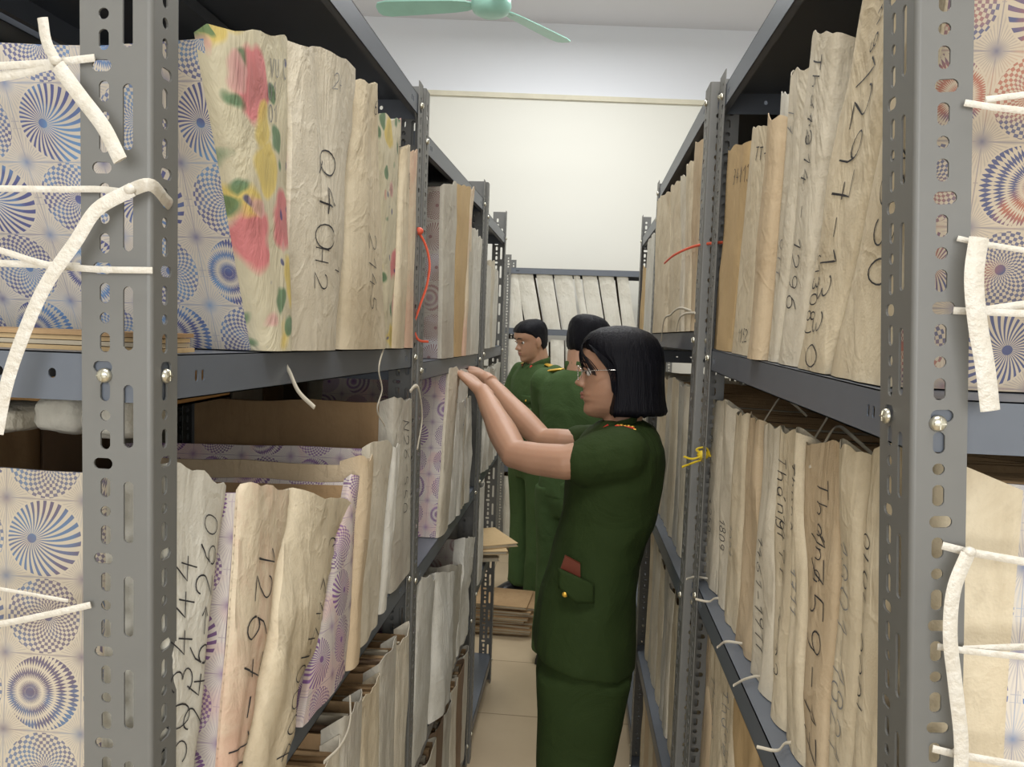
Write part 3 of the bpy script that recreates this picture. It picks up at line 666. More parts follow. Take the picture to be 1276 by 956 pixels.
row(R3, 1, [3.06,3.16], 1.84, ['kraftlight'], 'kraft', 'brown bundle beyond the white ones on the third right rack', .34)
row(R3, 2, [2.68,2.85,3.02,3.2], 1.42, ['grey'], 'grey', 'grey bundle low on the third right rack behind the woman', .34, group='grey bundles on the third right rack')

# the far rack, facing the camera
FY, FX0, FX1 = 5.2, -.53, .62
FL = [1.985, 1.575, 1.10, .62, .11]
far = empty('storage_rack', ((FX0+FX1)/2, FY+.2, 0), 'grey metal rack standing across the far end of the aisle', 'rack', 'grey slotted angle storage racks')
for (x, sx) in ((FX0,1),(FX1,-1)):
    for (y, sy) in ((FY,1),(FY+.4,-1)):
        o = bpy.data.objects.new('post', P_WY); COL.objects.link(o); o.parent = far; o.location = Vector((x,y,0))-far.location; o.scale = (sx,sy,1)
for z in FL:
    me = shelf_mesh(FX1-FX0-.006, .394, z, z)
    o = bpy.data.objects.new('shelf', me); COL.objects.link(o); o.parent = far; o.location = Vector((FX0+.003, FY+.397, 0))-far.location; o.rotation_euler = (0,0,-PI/2)
def far_bundle(xb0, xb1, xt0, xt1, zb, zt, mat, label, group):
    SEED[0] += 1; nsd = SEED[0]*2.3; D = .3; y0 = FY+.02
    root = empty('file_bundle', ((xb0+xb1)/2, y0+D/2, zb), label, 'file bundle', group); zb += .0015
    mb = MB()
    def S(u, v): 
        x = (xb0+(xb1-xb0)*u)*(1-v)+(xt0+(xt1-xt0)*u)*v
        return Vector((x, y0-.008*(1-abs(2*u-1)**3)+noise.noise(Vector((u*4,v*5,nsd)))*.004, zb+(zt-zb)*v))
    mb.grid(S, 6, 12)
    for u in (0,1): mb.grid(lambda a, v, u=u: S(u,v)+Vector((0,a*.03,0)), 2, 12)
    put('spine', mb, M[mat], root, True)
    for u, sg in ((0,1),(1,-1)):
        mb = MB(); v = []
        for vv in (0,.985):
            for (a, t) in ((.002,.001),(D,.001),(D,.004),(.002,.004)):
                p = S(u,vv); v.append((p.x+sg*t, y0+a, p.z))
        mb.hexa(v); put('cover', mb, M['kraft'], root)
    mb = MB()
    for i in range(5):
        v = []
        for vv in (.005, .93+.04*((i*7)%3)/3):
            for (a, t) in ((.012,.1+.16*i),(D-.02,.1+.16*i),(D-.02,.24+.16*i),(.012,.24+.16*i)):
                p = S(t,vv); v.append((p.x, y0+a, p.z))
        mb.hexa(v, i % 2)
    put('papers', mb, [M['paper_dark'], M['kraft']], root)
ed = [632,652,670,672,694,696,716,718,735,737,745,747,765,768,788]
tops = [(633,646),(643,664),(668,688),(690,713),(714,722),(725,743),(745,764),(768,782)]
bots = [(634,653),(656,676),(680,699),(702,722),(727,736),(735,755),(757,776),(777,793)]
nth = ['leftmost of the white bundles leaning on the far rack','second white bundle from the left leaning on the far rack','third white bundle from the left leaning on the far rack','white bundle fourth from left on the far rack, above the second man','narrow white bundle fifth from left on the far rack','sixth white bundle from left on the far rack','white bundle seventh from left on the far rack, above the woman\'s hair','rightmost white bundle visible on the far rack']
for (t0,t1),(b0,b1),lb in zip(tops, bots, nth):
    q = lambda x, y: ony(x, y, FY+.02).x
    far_bundle(q(b0,402), q(b1,402), q(t0,342), q(t1,342), FL[1], ony(t0,341,FY+.02).z, 'white', lb, 'white bundles leaning on the upper shelf of the far rack')
for lev, zt, lab, gr in ((2, 1.50, 'white bundle on the second shelf of the far rack, behind the men', 'white bundles behind the men'), (3, 1.04, 'grey bundle on the third shelf of the far rack, behind the men\'s waists', 'grey bundles on the third shelf of the far rack'), (4,.55,'white bundle on the bottom shelf of the far rack, behind the men\'s legs','white bundles on the bottom shelf of the far rack')):
    xs = lin(-.49, .55, 10, .15, lev)
    for i in range(10): far_bundle(xs[i]+.006, xs[i+1]-.008, xs[i]-.012, xs[i+1]-.026, FL[lev], zt+.01*math.sin(i*2.3), ('white','grey')[i % 2 if lev > 2 else 0], lab, gr)
# ---------------------------------------------------------------- racks and tall bundles added behind to block light from the walls
def backing(unit, labs, x0off=.0):
    s = unit.side; X0 = unit.X+s*.515
    u = Unit(labs[0], s, X0, unit.y0, unit.y1, .40, unit.levels)
    for lev in (1,2,3):
        n = 5; ys = lin(unit.y0+.01, unit.y1-.01, n, .15, lev)
        for i in range(n):
            zt = unit.z(lev, ys[i]) + (.40 if lev > 1 else .42) - .02*(i % 3)
            bundle(labs[1], u, lev, (ys[i]+.004,zt), (ys[i+1]-.004,zt), (ys[i]+.004,0), (ys[i+1]-.004,0), ('grey','kraft','paper_dark')[(i+lev) % 3], 'kraft', .30, out=-.01, yz=True, group='bundles added behind the racks to block light')
backing(L1, ['grey rack added behind the near left rack to block light', 'dark bundle added behind the near left rack to block light'])
backing(L2, ['grey rack added behind the second left rack to block light', 'dark bundle added behind the second left rack to block light'])
backing(R1, ['grey rack added behind the near right rack to block light', 'dark bundle added behind the near right rack to block light'])
backing(R2, ['grey rack added behind the second right rack to block light', 'dark bundle added behind the second right rack to block light'])

# ---------------------------------------------------------------- people
def skin_mat():
    m, nt, bs = newmat('skin'); co = geo_co(nt)
    nt.links.new(mixc(nt, noise_tex(nt, 14, 4, .6, co), (.37,.20,.125), (.49,.285,.185)), bs.inputs['Base Color'])
    bs.inputs['Roughness'].default_value = .48; bs.inputs['Subsurface Weight'].default_value = .12; bs.inputs['Subsurface Radius'].default_value = (.02,.008,.004); bs.inputs['Subsurface Scale'].default_value = .5
    bump(nt, bs, noise_tex(nt, 160, 3, .6, co), .08, .002); return m
def hair_mat():
    m, nt, bs = newmat('black_hair'); co = geo_co(nt, (90,90,5))
    nt.links.new(mixc(nt, noise_tex(nt, 3, 3, .6, co), (.003,.003,.006), (.007,.007,.010)), bs.inputs['Base Color'])
    bs.inputs['Roughness'].default_value = .5; bs.inputs['Specular IOR Level'].default_value = .16; bump(nt, bs, noise_tex(nt, 3, 3, .6, co), .7, .004); return m
def fabric(name, c):
    m, nt, bs = newmat(name); co = geo_co(nt); bs.inputs['Roughness'].default_value = .8; bs.inputs['Specular IOR Level'].default_value = .15
    nt.links.new(mixc(nt, noise_tex(nt, 6, 3, .6, co), tuple(x*.85 for x in c), tuple(x*1.12 for x in c)), bs.inputs['Base Color'])
    bs.inputs['Sheen Weight'].default_value = 0
    bump(nt, bs, (X(nt, noise_tex(nt, 5, 4, .6, co, 1.5))+X(nt, noise_tex(nt, 500, 1, .5, co))*.06).k, .5, .02); return m
M['skin'] = skin_mat(); M['hair'] = hair_mat()
M['green'] = fabric('dark_green_uniform', (.026,.044,.012)); M['green2'] = fabric('green_uniform', (.060,.105,.038))
M['red'] = plain('red_felt', (.60,.03,.02), .6); M['gold'] = plain('gold_trim', (.75,.45,.06), .35, .5); M['black'] = plain('black_leather', (.012,.012,.014), .3)
M['lip'] = plain('lips', (.36,.16,.12), .45); M['eye'] = plain('eye_white', (.7,.68,.64), .2); M['iris'] = plain('iris', (.02,.012,.01), .15)
M['wire'] = plain('glasses_wire', (.75,.72,.68), .2, .9)
def ring(c, fx, fy, a_f, a_b, w, n=28, ex=1.0, tilt=0.0):
    """closed ring around c: fx forward unit, fy sideways unit, front / back reach, half width"""
    out = []
    for k in range(n):
        t = 2*PI*k/n; ct, st = math.cos(t), math.sin(t)
        ct = math.copysign(abs(ct)**ex, ct); st = math.copysign(abs(st)**ex, st)
        a = a_f if ct > 0 else a_b
        out.append(c + fx*(a*ct) + fy*(w*st) + Vector((0,0,tilt*ct)))
    return out
class Frame:
    def __init__(s, o, yaw, pitch=0, sc=1):
        s.o = Vector(o); s.sc = sc; R = Matrix.Rotation(yaw,3,'Z') @ Matrix.Rotation(pitch,3,'Y')
        s.R = R; s.f, s.l, s.u = R@Vector((1,0,0)), R@Vector((0,1,0)), R@Vector((0,0,1))
    def p(s, f, l, u): return s.o + (s.f*f + s.l*l + s.u*u)*s.sc
HEADL = [(-.004,.052,.010,.012,.9),(.002,.072,.0,.026,.95),(.012,.083,.02,.040,.95),(.024,.082,.040,.050,.92),(.036,.079,.052,.055,.9),(.046,.086,.060,.058,.9),(.052,.0835,.062,.060,.9),(.058,.087,.066,.062,.9),
         (.068,.083,.073,.065,.9),(.082,.082,.080,.068,.9),(.098,.079,.086,.070,.9),(.112,.075,.090,.071,.9),(.122,.076,.093,.072,.9),(.134,.086,.095,.073,.9),(.150,.090,.096,.074,.92),(.170,.086,.096,.073,.95),(.188,.075,.090,.068,1),(.203,.056,.074,.056,1),(.215,.032,.048,.036,1),(.221,.010,.018,.014,1)]
def head_into(mb, F, ear=True, female=True):
    mb.loft([ring(F.p(0,0,z), F.f*F.sc, F.l*F.sc, a, b_, w, 36, e) for z, a, b_, w, e in HEADL])
    # nose
    mb.loft([ring(F.p(f,0,z), F.f*F.sc, F.l*F.sc, a, .02, w, 12) for z, f, a, w in ((.128,.072,.008,.006),(.115,.074,.010,.008),(.103,.078,.014,.010),(.093,.082,.020,.014),(.085,.084,.023,.017),(.079,.082,.018,.016),(.075,.078,.008,.010))])
    for sg in (1,-1):
        mb.ball(F.p(.088,sg*.013,.083), .0085*F.sc, n=10, m=6)
        if ear: mb.ball(F.p(-.008,sg*.077,.105), .017*F.sc, .007*F.sc, .030*F.sc, F.R); mb.ball(F.p(-.004,sg*.076,.080), .009*F.sc, .006*F.sc, .010*F.sc, F.R)
def hand_into(mb, w, d, n, L=.17, curl=(.25,.55,.5), thumb=1, r=.0082, spread=.10):
    """w wrist, d pointing direction, n palm side; fingers bend towards n; thumb = +1 / -1 side along d x n"""
    w, d, n = Vector(w), Vector(d).normalized(), Vector(n); n = (n-d*n.dot(d)).normalized(); t = d.cross(n)
    pl = L*.50
    mb.sweep([w-d*.03, w, w+d*pl*.4, w+d*pl*.85, w+d*pl*1.02], [.026,.027,.037,.040,.034], 14, flat=[.85,.72,.42,.36,.30], ref=t)
    for i, (off, fl) in enumerate(((.030,.86),(.010,1.0),(-.010,.94),(-.029,.74))):
        off *= thumb; b = w+d*pl*.92+t*off*.92; dd = (d+t*off*spread*30*.3).normalized(); nn = n; pts = [b-d*.02, b]; ln = L*.5*fl
        for seg, c in zip((.44,.31,.25), curl):
            c *= 1+.12*i
            d2 = (dd*math.cos(c)+nn*math.sin(c)).normalized(); n2 = (nn*math.cos(c)-dd*math.sin(c)).normalized(); dd, nn = d2, n2
            pts += [pts[-1]+dd*ln*seg*.5, pts[-1]+dd*ln*seg]
        q = len(pts); mb.sweep(pts, [r*1.08*(1-.28*k/q) for k in range(q)], 10); mb.ball(pts[-1], r*.80, n=10, m=6)
    b = w+d*pl*.22+t*thumb*.022; d1 = (d*.75+t*thumb*.62+n*.25).normalized(); d2 = (d*.95+t*thumb*.15+n*.35).normalized()
    mb.sweep([b-d1*.012, b+d1*.028, b+d1*.042+d2*.018, b+d1*.042+d2*.044], [.014,.0115,.0095,.0078], 10); mb.ball(b+d1*.042+d2*.044, .0078, n=10, m=6)
def limb(mb, pts, rs, n=16):
    P, Rr = [], []
    for i in range(len(pts)-1):
        for k in range(4):
            t = k/4; P.append(Vector(pts[i]).lerp(Vector(pts[i+1]), t)); tt = t*t*(3-2*t); Rr.append(rs[i]+(rs[i+1]-rs[i])*tt)
    P.append(Vector(pts[-1])); Rr.append(rs[-1]); mb.sweep(P, Rr, n)
    for p, r in zip(pts, rs): mb.ball(p, r*.99, n=16, m=10)
def fuse(mb, name, mat, vox, parent, sm=4, folds=0, fscale=(8,8,3), seed=1, label=None):
    me = mb.mesh(name, mat, True)
    me = evalmesh(me, [('REMESH', dict(mode='VOXEL', voxel_size=vox, use_smooth_shade=True)), ('SMOOTH', dict(factor=.5, iterations=sm))])
    if folds:
        nr = [v.normal.copy() for v in me.vertices]
        for v, n_ in zip(me.vertices, nr):
            c = v.co; q = Vector((c.x*fscale[0]+seed, c.y*fscale[1], c.z*fscale[2]))
            h = noise.noise(q)*.6 + (1-2*abs(noise.noise(q*1.9+Vector((3,1,7)))))*.5 + noise.noise(q*4)*.15
            v.co += n_*h*folds
    me.transform(Matrix.Translation(-parent.location)); me.materials.clear(); me.materials.append(mat)
    for p in me.polygons: p.use_smooth = True
    return put(name, None, None, parent, me=me, label=label)
def face_bits(F, root, female=True):
    for sg in (1,-1):
        mb = MB(); mb.ball(F.p(.0625 if not female else .0665,sg*.031,.116), .0115*F.sc, n=16, m=10); e = put('eye', mb, M['eye'], root, True)
        mb = MB(); mb.ball(F.p(.0725 if female else .0690,sg*.0325,.115), .0066*F.sc, n=12, m=8); put('iris', mb, M['iris'], e, True, origin=root.location)
        mb = MB(); mb.sweep([F.p(.0775,sg*.018,.1205), F.p(.0815,sg*.030,.1245), F.p(.073,sg*.044,.121)], [.0022,.0030,.0016], 8, flat=.8); put('eyelid', mb, M['skin'], root, True)
        mb = MB(); mb.sweep([F.p(.0875,sg*.012,.138), F.p(.0865,sg*.026,.143), F.p(.074,sg*.046,.139)], [.0028,.0032,.0014], 8, flat=.6); put('eyebrow', mb, M['hair'], root, True)
    mb = MB()
    for z, f, r in ((.0585,.083,.0056),(.0495,.082,.0058)):
        mb.sweep([F.p(f-.013,.021,z-.001), F.p(f,.011,z+.0006), F.p(f+.003,0,z), F.p(f,-.011,z+.0006), F.p(f-.013,-.021,z-.001)], [.0014*F.sc,r*.8*F.sc,r*F.sc,r*.8*F.sc,.0014*F.sc], 10)
    put('lips', mb, M['lip'], root, True)
def button(F_or_p, root, r=.006, nrm=(0,-1,0)):
    mb = MB(); mb.ball(F_or_p, r, r*.5 if abs(nrm[1]) > .5 else r, r, n=10, m=6); put('button', mb, M['gold'], root, True)

# --- the woman
WYD = 1.96
wroot = empty('person', (ony(735,800,WYD).x, WYD, 0), 'woman in dark green short sleeved uniform with glasses, reaching up into the left rack', 'person')
FX, FY_ = Vector((-1,0,0)), Vector((0,1,0))
HF = Frame((ony(767,519,WYD).x, WYD, ony(767,519,WYD).z), PI, math.radians(2), 1.0)
mb = MB(); head_into(mb, HF, True, True)
nk = ony(775,540,WYD+.005)
limb(mb, [HF.p(-.022,0,.04), nk+Vector((0,0,-.01)), nk+Vector((0,0,-.06))], [.050,.050,.060])
shN, shF = ony(772,566,1.815), ony(765,560,2.10)
limb(mb, [shN, ony(705,576,1.83), ony(668,572,1.86), ony(641,566,1.885), ony(627,540,1.95), ony(613,512,2.02), ony(601,488,2.085)], [.050,.0435,.0405,.037,.039,.031,.0235])
limb(mb, [shF, ony(700,552,2.14), ony(676,548,2.17), ony(652,524,2.22), ony(630,500,2.28), ony(606,472,2.34)], [.048,.040,.034,.037,.031,.0225])
limb(mb, [shN, shF], [.045,.045])
for z0, a, w in (((ony(752,600,WYD)), .062, .11),):
    mb.loft([ring(Vector((z0.x+.0, WYD, z)), FX, FY_, a*k, a*k, w*k, 20) for z, k in ((1.30,.6),(1.27,1),(1.15,1),(1.0,.9),(.88,.9),(.80,.9))])
for sg in (-1,1): limb(mb, [(wroot.location.x-.01, WYD+sg*.08, .85), (wroot.location.x-.02, WYD+sg*.085, .47), (wroot.location.x+.0, WYD+sg*.085, .08)], [.065,.045,.032])
wn, wf = ony(601,488,2.085), ony(606,472,2.34)
dN = (ony(574,462,2.15)-wn); hand_into(mb, wn, dN, (-.55,.10,-1), .170, (.15,.55,.6), thumb=-1)
dF = (ony(584,457,2.42)-wf); hand_into(mb, wf, dF, (-.35,.05,-1), .165, (.3,.6,.5), thumb=1)
fuse(mb, 'body', M['skin'], .0032, wroot, 9)
face_bits(HF, wroot, True)
# hair: bob
mb = MB()
HR = [(.232,.006,.022,.022),(.227,.040,.052,.044),(.215,.066,.082,.064),(.198,.081,.102,.078),(.180,.085,.112,.084),(.164,.074,.118,.087),(.150,.050,.120,.0885),(.135,.022,.121,.0895),(.115,.008,.121,.090),(.09,.006,.121,.0905),(.065,.010,.122,.092),(.045,.014,.124,.094),(.028,.018,.127,.096),(.016,.018,.130,.096),(.008,.012,.126,.088)]
rg = []
for z, a, b_, w in HR:
    rr = ring(HF.p(0,0,z), HF.f, HF.l, a, b_, w, 96, .80 if z < .15 else .95)
    out = []
    for k, p in enumerate(rr):
        c = HF.p(0,0,z); d = p-c; t = 2*PI*k/96
        out.append(c + d*(1+.012*math.sin(t*31+z*9)+.010*noise.noise(Vector((t*9,z*6,2))))+ Vector((0,0,(-.006*noise.noise(Vector((t*14,1,5))) if z < .03 else 0))))
    rg.append(out)
mb.loft(rg)
hr = put('hair', mb, M['hair'], wroot, True)
mb = MB(); r5 = random.Random(4)
for k in range(30):
    l0 = r5.uniform(-.055,.064); st = r5.uniform(.55,1)
    e = [HF.p(.060,l0*.6,.205), HF.p(.086,l0*.9,.185), HF.p(.0935-abs(l0)*.16,l0*1.08,.163), HF.p(.0925-abs(l0)*.42,l0*1.22,.163-.028*st), HF.p(.084-abs(l0)*.58,l0*1.36,.150-.044*st)]
    mb.sweep(smooth_path(e, 4), .0011, 5)
for k in range(7):
    a = k/6*.5+.5; e = [HF.p(.070,.060,.185), HF.p(.062-.03*a,.077,.155), HF.p(.040-.036*a,.084,.120), HF.p(.022-.02*a,.086,.085-.03*a)]
    mb.sweep(smooth_path(e, 4), .0013, 5)
put('hair_strands', mb, M['hair'], hr, True, origin=wroot.location)
# jacket
def wl(py, f, b_, hw, tilt=0, dy=0):
    m_ = (f+b_)/2; c = ony(m_, py, WYD+dy); a = (b_-f)/2*WYD/FPX
    return ring(c, FX, FY_, a, a, hw, 40, .88, tilt)
mb = MB()
mb.loft([wl(523,758,800,.050), wl(530,744,813,.105), wl(541,730,820,.155), wl(556,719,825,.178), wl(578,709,826,.172), wl(605,704,824,.160), wl(640,700,817,.150), wl(673,692,803,.148), wl(700,684,796,.152), wl(734,674,792,.162), wl(770,667,791,.172,.008), wl(800,664,791,.178,.016), wl(812,665,791,.178,.020)])
limb(mb, [shN+Vector((.005,.01,-.002)), ony(752,571,1.825), ony(732,575,1.83)], [.068,.066,.060])
limb(mb, [shF, ony(740,556,2.12), ony(722,554,2.14)], [.066,.060,.052])
fuse(mb, 'jacket', M['green'], .0055, wroot, 5, .006, (7,7,4), 3)
mb = MB()       # collar
for sg in (-1,1):
    pts = [ony(792,522,WYD)+Vector((0,sg*.02,0)), ony(785,526,WYD)+Vector((0,sg*.055,0)), ony(762,532,WYD)+Vector((0,sg*.062,0)), ony(741,548,WYD)+Vector((0,sg*.045,0)), ony(729,560,WYD)+Vector((0,sg*.028,0))]
    mb.sweep(smooth_path(pts,5), .020, 10, flat=.28, ref=(0,.5*sg,1))
put('collar', mb, M['green'], wroot, True)
mb = MB(); mb.sweep([ony(759,530,WYD-.068), ony(746,541,WYD-.062), ony(738,550,WYD-.055)], [.006,.011,.005], 8, flat=.3, ref=(0,-.6,1)); put('collar_tab', mb, M['red'], wroot, True)
mb = MB(); e0, e1 = ony(766,533,WYD-.115), ony(792,536,WYD-.125)
mb.sweep([e0, e0.lerp(e1,.1), e0.lerp(e1,.9), e1], [.012,.021,.019,.010], 10, flat=.3, ref=(0,1,-.35))
ep = put('epaulette', mb, M['red'], wroot, True)
mb = MB()
for k in range(5): mb.ball(e0.lerp(e1,.15+.17*k)+Vector((0,-.008+.010*(k % 2),.0065)), .0055, .0055, .004, n=8, m=6)
mb.sweep([e0+Vector((0,-.016,.003)), e1+Vector((0,-.015,.003))], .0016, 6); put('star', mb, M['gold'], ep, True, origin=wroot.location)
button(ony(704,741,WYD-.176), wroot, .007)
mb = MB()   # hip pocket flap
mb.grid(lambda u,v: ony(696+44*u, 708+20*u+34*v-10*v*abs(2*u-1), WYD-.163-.016*math.sin(PI*(u*.8+.1))), 12, 6)
o = put('pocket_flap', mb, M['green'], wroot, True); sm = o.modifiers.new('s','SOLIDIFY'); sm.thickness = .006; sm.offset = 0
# trousers
mb = MB()
def tl(z, cx, ad, hw, y): return ring(Vector((cx, y, z)), FX, FY_, ad, ad, hw, 28, .95)
zt = ony(729,806,WYD).z; cx0 = ony(729,806,WYD).x; cx1 = ony(714,956,WYD).x
mb.loft([tl(zt+.06,cx0,.110,.150,WYD), tl(zt,cx0+.002,.122,.165,WYD), tl(zt-.06,cx0-.002,.124,.168,WYD), tl(zt-.12,cx0-.006,.116,.160,WYD), tl(zt-.15,cx0-.01,.105,.150,WYD)])
for sg in (-1,1):
    y = WYD+sg*.085
    mb.loft([tl(zt-.04,cx0-.002,.118,.082,y), tl(zt-.14,(cx0*.6+cx1*.4),.108,.086,y), tl(.46,cx1-.0,.094,.084,y), tl(.25,cx1+.012,.098,.086,y), tl(.05,cx1+.02,.105,.090,y)])
fuse(mb, 'trousers', M['green'], .007, wroot, 4, .006, (6,6,3), 8)
for sg in (-1,1):
    mb = MB(); y = WYD+sg*.085; x0 = cx1+.06
    mb.loft([[Vector((x0-.23*t, y+w*sn, z0+(z1 if sn2 > 0 else 0)*sn2)) for (sn, sn2) in [(math.cos(a), max(0,math.sin(a))) for a in [2*PI*k/16 for k in range(16)]]] for t, w, z0, z1 in ((0,.028,.002,.06),(.1,.036,.002,.075),(.45,.038,.002,.07),(.75,.045,.002,.045),(.95,.035,.002,.03),(1,.015,.002,.015))])
    put('shoe', mb, M['black'], wroot, True)
# glasses, and the red card in her hip pocket
gl = empty('eyeglasses', HF.p(.095,0,.11), 'thin wire framed eyeglasses on the woman\'s nose', 'eyeglasses')
for sg in (1,-1):
    mb = MB(); c = HF.p(.0965,sg*.032,.112)
    pts = [c + HF.l*(.024*math.cos(a)) + HF.u*(.017*math.sin(a)) - HF.f*(.010*abs(math.cos(a))*(1 if math.cos(a)*sg > 0 else .0)) for a in [2*PI*k/24 for k in range(25)]]
    mb.sweep(pts, .0010, 6); put('lens_rim', mb, M['wire'], gl, True)
    mb = MB(); mb.sweep([HF.p(.088,sg*.056,.119), HF.p(.05,sg*.079,.122), HF.p(.0,sg*.086,.124), HF.p(-.03,sg*.086,.105)], .0011, 6); put('temple', mb, M['wire'], gl, True)
mb = MB(); mb.sweep([HF.p(.0975,.010,.116), HF.p(.100,0,.119), HF.p(.0975,-.010,.116)], .001, 6); put('bridge', mb, M['wire'], gl, True)
mb = MB(); a_ = [ony(698,697,WYD-.158), ony(724,712,WYD-.166), ony(723,702,WYD-.164), ony(704,692,WYD-.158)]
mb.hexa([p+Vector((0,0,-.03)) for p in (a_[0],a_[1])]+[p+Vector((0,.012,-.03)) for p in (a_[1],a_[0])]+[a_[3]+Vector((0,-.008,0)),a_[2]+Vector((0,-.008,0)),a_[2]+Vector((0,.004,0)),a_[3]+Vector((0,.004,0))])
o = put('identity_card_holder', mb, plain('red_brown_card', (.15,.035,.018), .5), origin=a_[0]); tag(o, 'dull red card holder poking out of the woman\'s hip pocket', 'card holder')

# --- the men
def man(label, loc, yaw, headyaw, headpitch, hz, crown_fwd, arms, mat, longsleeve=True, girth=1.0, epcol='gold'):
    root = empty('person', (loc[0], loc[1], 0), label, 'person'); B = Frame((loc[0],loc[1],0), yaw); k = hz/1.66
    def R_(z, f, b_, w, ex=.9, df=0): return ring(B.p(df,0,z*k), B.f, B.l, f*girth, b_*girth, w*girth, 32, ex)
    HFm = Frame(B.p(crown_fwd,0,hz-.222*1.03), headyaw, headpitch, 1.03)
    mb = MB(); head_into(mb, HFm, True, False)
    limb(mb, [HFm.p(-.022,0,.05), B.p(.0,0,1.40*k), B.p(-.005,0,1.34*k)], [.062,.066,.075])
    mb.loft([R_(z,a*.8,a*.8,w*.8) for z,a,w in ((1.36,.07,.10),(1.28,.10,.17),(1.1,.11,.16),(.95,.10,.14),(.85,.11,.15))])
    jk = MB(); tr = MB()
    jk.loft([R_(1.405,.06,.06,.065), R_(1.385,.085,.085,.125), R_(1.355,.100,.100,.180), R_(1.31,.118,.110,.205), R_(1.22,.130,.118,.190), R_(1.08,.128,.112,.172), R_(.97,.128,.115,.170), R_(.88,.130,.125,.180), R_(.82,.130,.128,.185)])
    for sg, (el, wr, hd, pn) in zip((1,-1), arms):
        sh = B.p(0,sg*.185,1.335*k); el, wr, hd, pn = B.p(*el), B.p(*wr), B.R@Vector(hd), B.R@Vector(pn)
        limb(mb, [sh, el, wr], [.046,.038,.026]); hand_into(mb, wr, hd, pn, .18, (.35,.6,.5), thumb=-sg, r=.009)
        if longsleeve: limb(jk, [sh, sh.lerp(el,.6), el, el.lerp(wr,.5), wr], [.070,.060,.055,.050,.042])
        else: limb(jk, [sh, sh.lerp(el,.75)], [.068,.062])
        mbp = MB(); s0, s1 = B.p(.0,sg*.085,1.408*k), B.p(0,sg*.175,1.392*k)
        mbp.sweep([s0, s0.lerp(s1,.15), s0.lerp(s1,.85), s1], [.012,.024,.026,.018], 10, flat=.3, ref=B.f); put('epaulette', mbp, M[epcol], root, True)
        mbp = MB(); mbp.sweep(smooth_path([B.p(-.055,sg*.01,1.43*k), B.p(-.035,sg*.058,1.425*k), B.p(.035,sg*.062,1.405*k), B.p(.085,sg*.022,1.365*k)],5), .022, 10, flat=.22, ref=(0,0,1)); put('collar', mbp, mat, root, True)
        mbp = MB(); mbp.ball(B.p(.075,sg*.045,1.385*k), .012,.006,.014, B.R, n=8, m=6); put('collar_tab', mbp, M['red'], root, True)
        # legs
        limb(mb, [B.p(0,sg*.09,.85*k), B.p(.01,sg*.10,.47*k), B.p(-.01,sg*.105,.08)], [.08,.055,.04])
        def T_(z, f, b_, w, df=0): return ring(B.p(df,sg*.095,z*k), B.f, B.l, f, b_, w, 24, .95)
        tr.loft([T_(.86,.12,.12,.095), T_(.72,.105,.11,.092), T_(.48,.085,.09,.080), T_(.28,.085,.095,.078), T_(.055,.090,.10,.082)])
        mbp = MB(); rr = []
        for t, w, h in ((0,.028,.06),(.1,.040,.085),(.45,.042,.08),(.75,.048,.055),(.93,.038,.036),(1,.016,.02)):
            rr.append([B.p(-.09+.27*t, sg*.10+w*math.cos(a), .002+h*max(0,math.sin(a))) for a in [2*PI*q/16 for q in range(16)]])
        mbp.loft(rr); put('shoe', mbp, M['black'], root, True)
    tr.loft([R_(.90,.125,.12,.165), R_(.80,.128,.125,.178), R_(.73,.105,.11,.165)])
    fuse(mb, 'body', M['skin'], .005, root, 4)
    fuse(jk, 'jacket', mat, .008, root, 4, .010, (6,6,3), loc[1])
    fuse(tr, 'trousers', mat, .009, root, 4, .010, (6,6,2.5), loc[1]+4)
    face_bits(HFm, root, False)
    for q in range(5): button(B.p(.128-.004*abs(q-2), 0, (1.28-.095*q)*k), root, .007)
    for sg in (1,-1):
        mbp = MB(); mbp.grid(lambda u,v: B.p(.137*girth-.16*abs(u*.10+.035)-.0, sg*(.045+u*.085), (1.19+.035*v-(0 if v else .012*math.sin(PI*u)))*k), 8, 3)
        o = put('pocket_flap', mbp, mat, root, True); sm = o.modifiers.new('s','SOLIDIFY'); sm.thickness = .006; sm.offset = 1
        button(B.p(.142*girth-.014, sg*.088, 1.195*k), root, .007)
    # short hair
    mb = MB(); rg = []
    for z, a, b_, w in ((.229,.010,.02,.018),(.224,.040,.054,.042),(.212,.062,.080,.062),(.196,.080,.096,.074),(.178,.086,.102,.0795),(.162,.070,.104,.0805),(.145,.040,.104,.080),(.128,.012,.103,.0785),(.108,-.004,.100,.077),(.088,-.020,.096,.074),(.066,-.032,.088,.068),(.050,-.040,.076,.056)):
        rr = ring(HFm.p(0,0,z), HFm.f*HFm.sc, HFm.l*HFm.sc, max(a,.001), b_, w, 72, .9); c = HFm.p(0,0,z)
        if a < 0: rr = [p if (p-c).dot(HFm.f) < a*HFm.sc else p + HFm.f*(a*HFm.sc-(p-c).dot(HFm.f)) for p in rr]
        rg.append([c+(p-c)*(1+.05*noise.noise(Vector((i*.35,z*30,loc[1])))) for i, p in enumerate(rr)])
    mb.loft(rg); put('hair', mb, M['hair'], root, True)
    return root
p1 = ony(672,430,4.42)
man('smiling man in green uniform with gold epaulettes, standing before the far rack', (p1.x,4.42), math.radians(215), math.radians(212), math.radians(14), 1.625, .03,
    [((.10,.24,1.08),(.26,.10,1.10),(.9,-.5,0),(0,-.2,-1)), ((.08,-.24,1.08),(.26,-.12,1.12),(.9,.5,0),(0,.2,-1))], M['green2'])
p2 = ony(716,430,3.50)
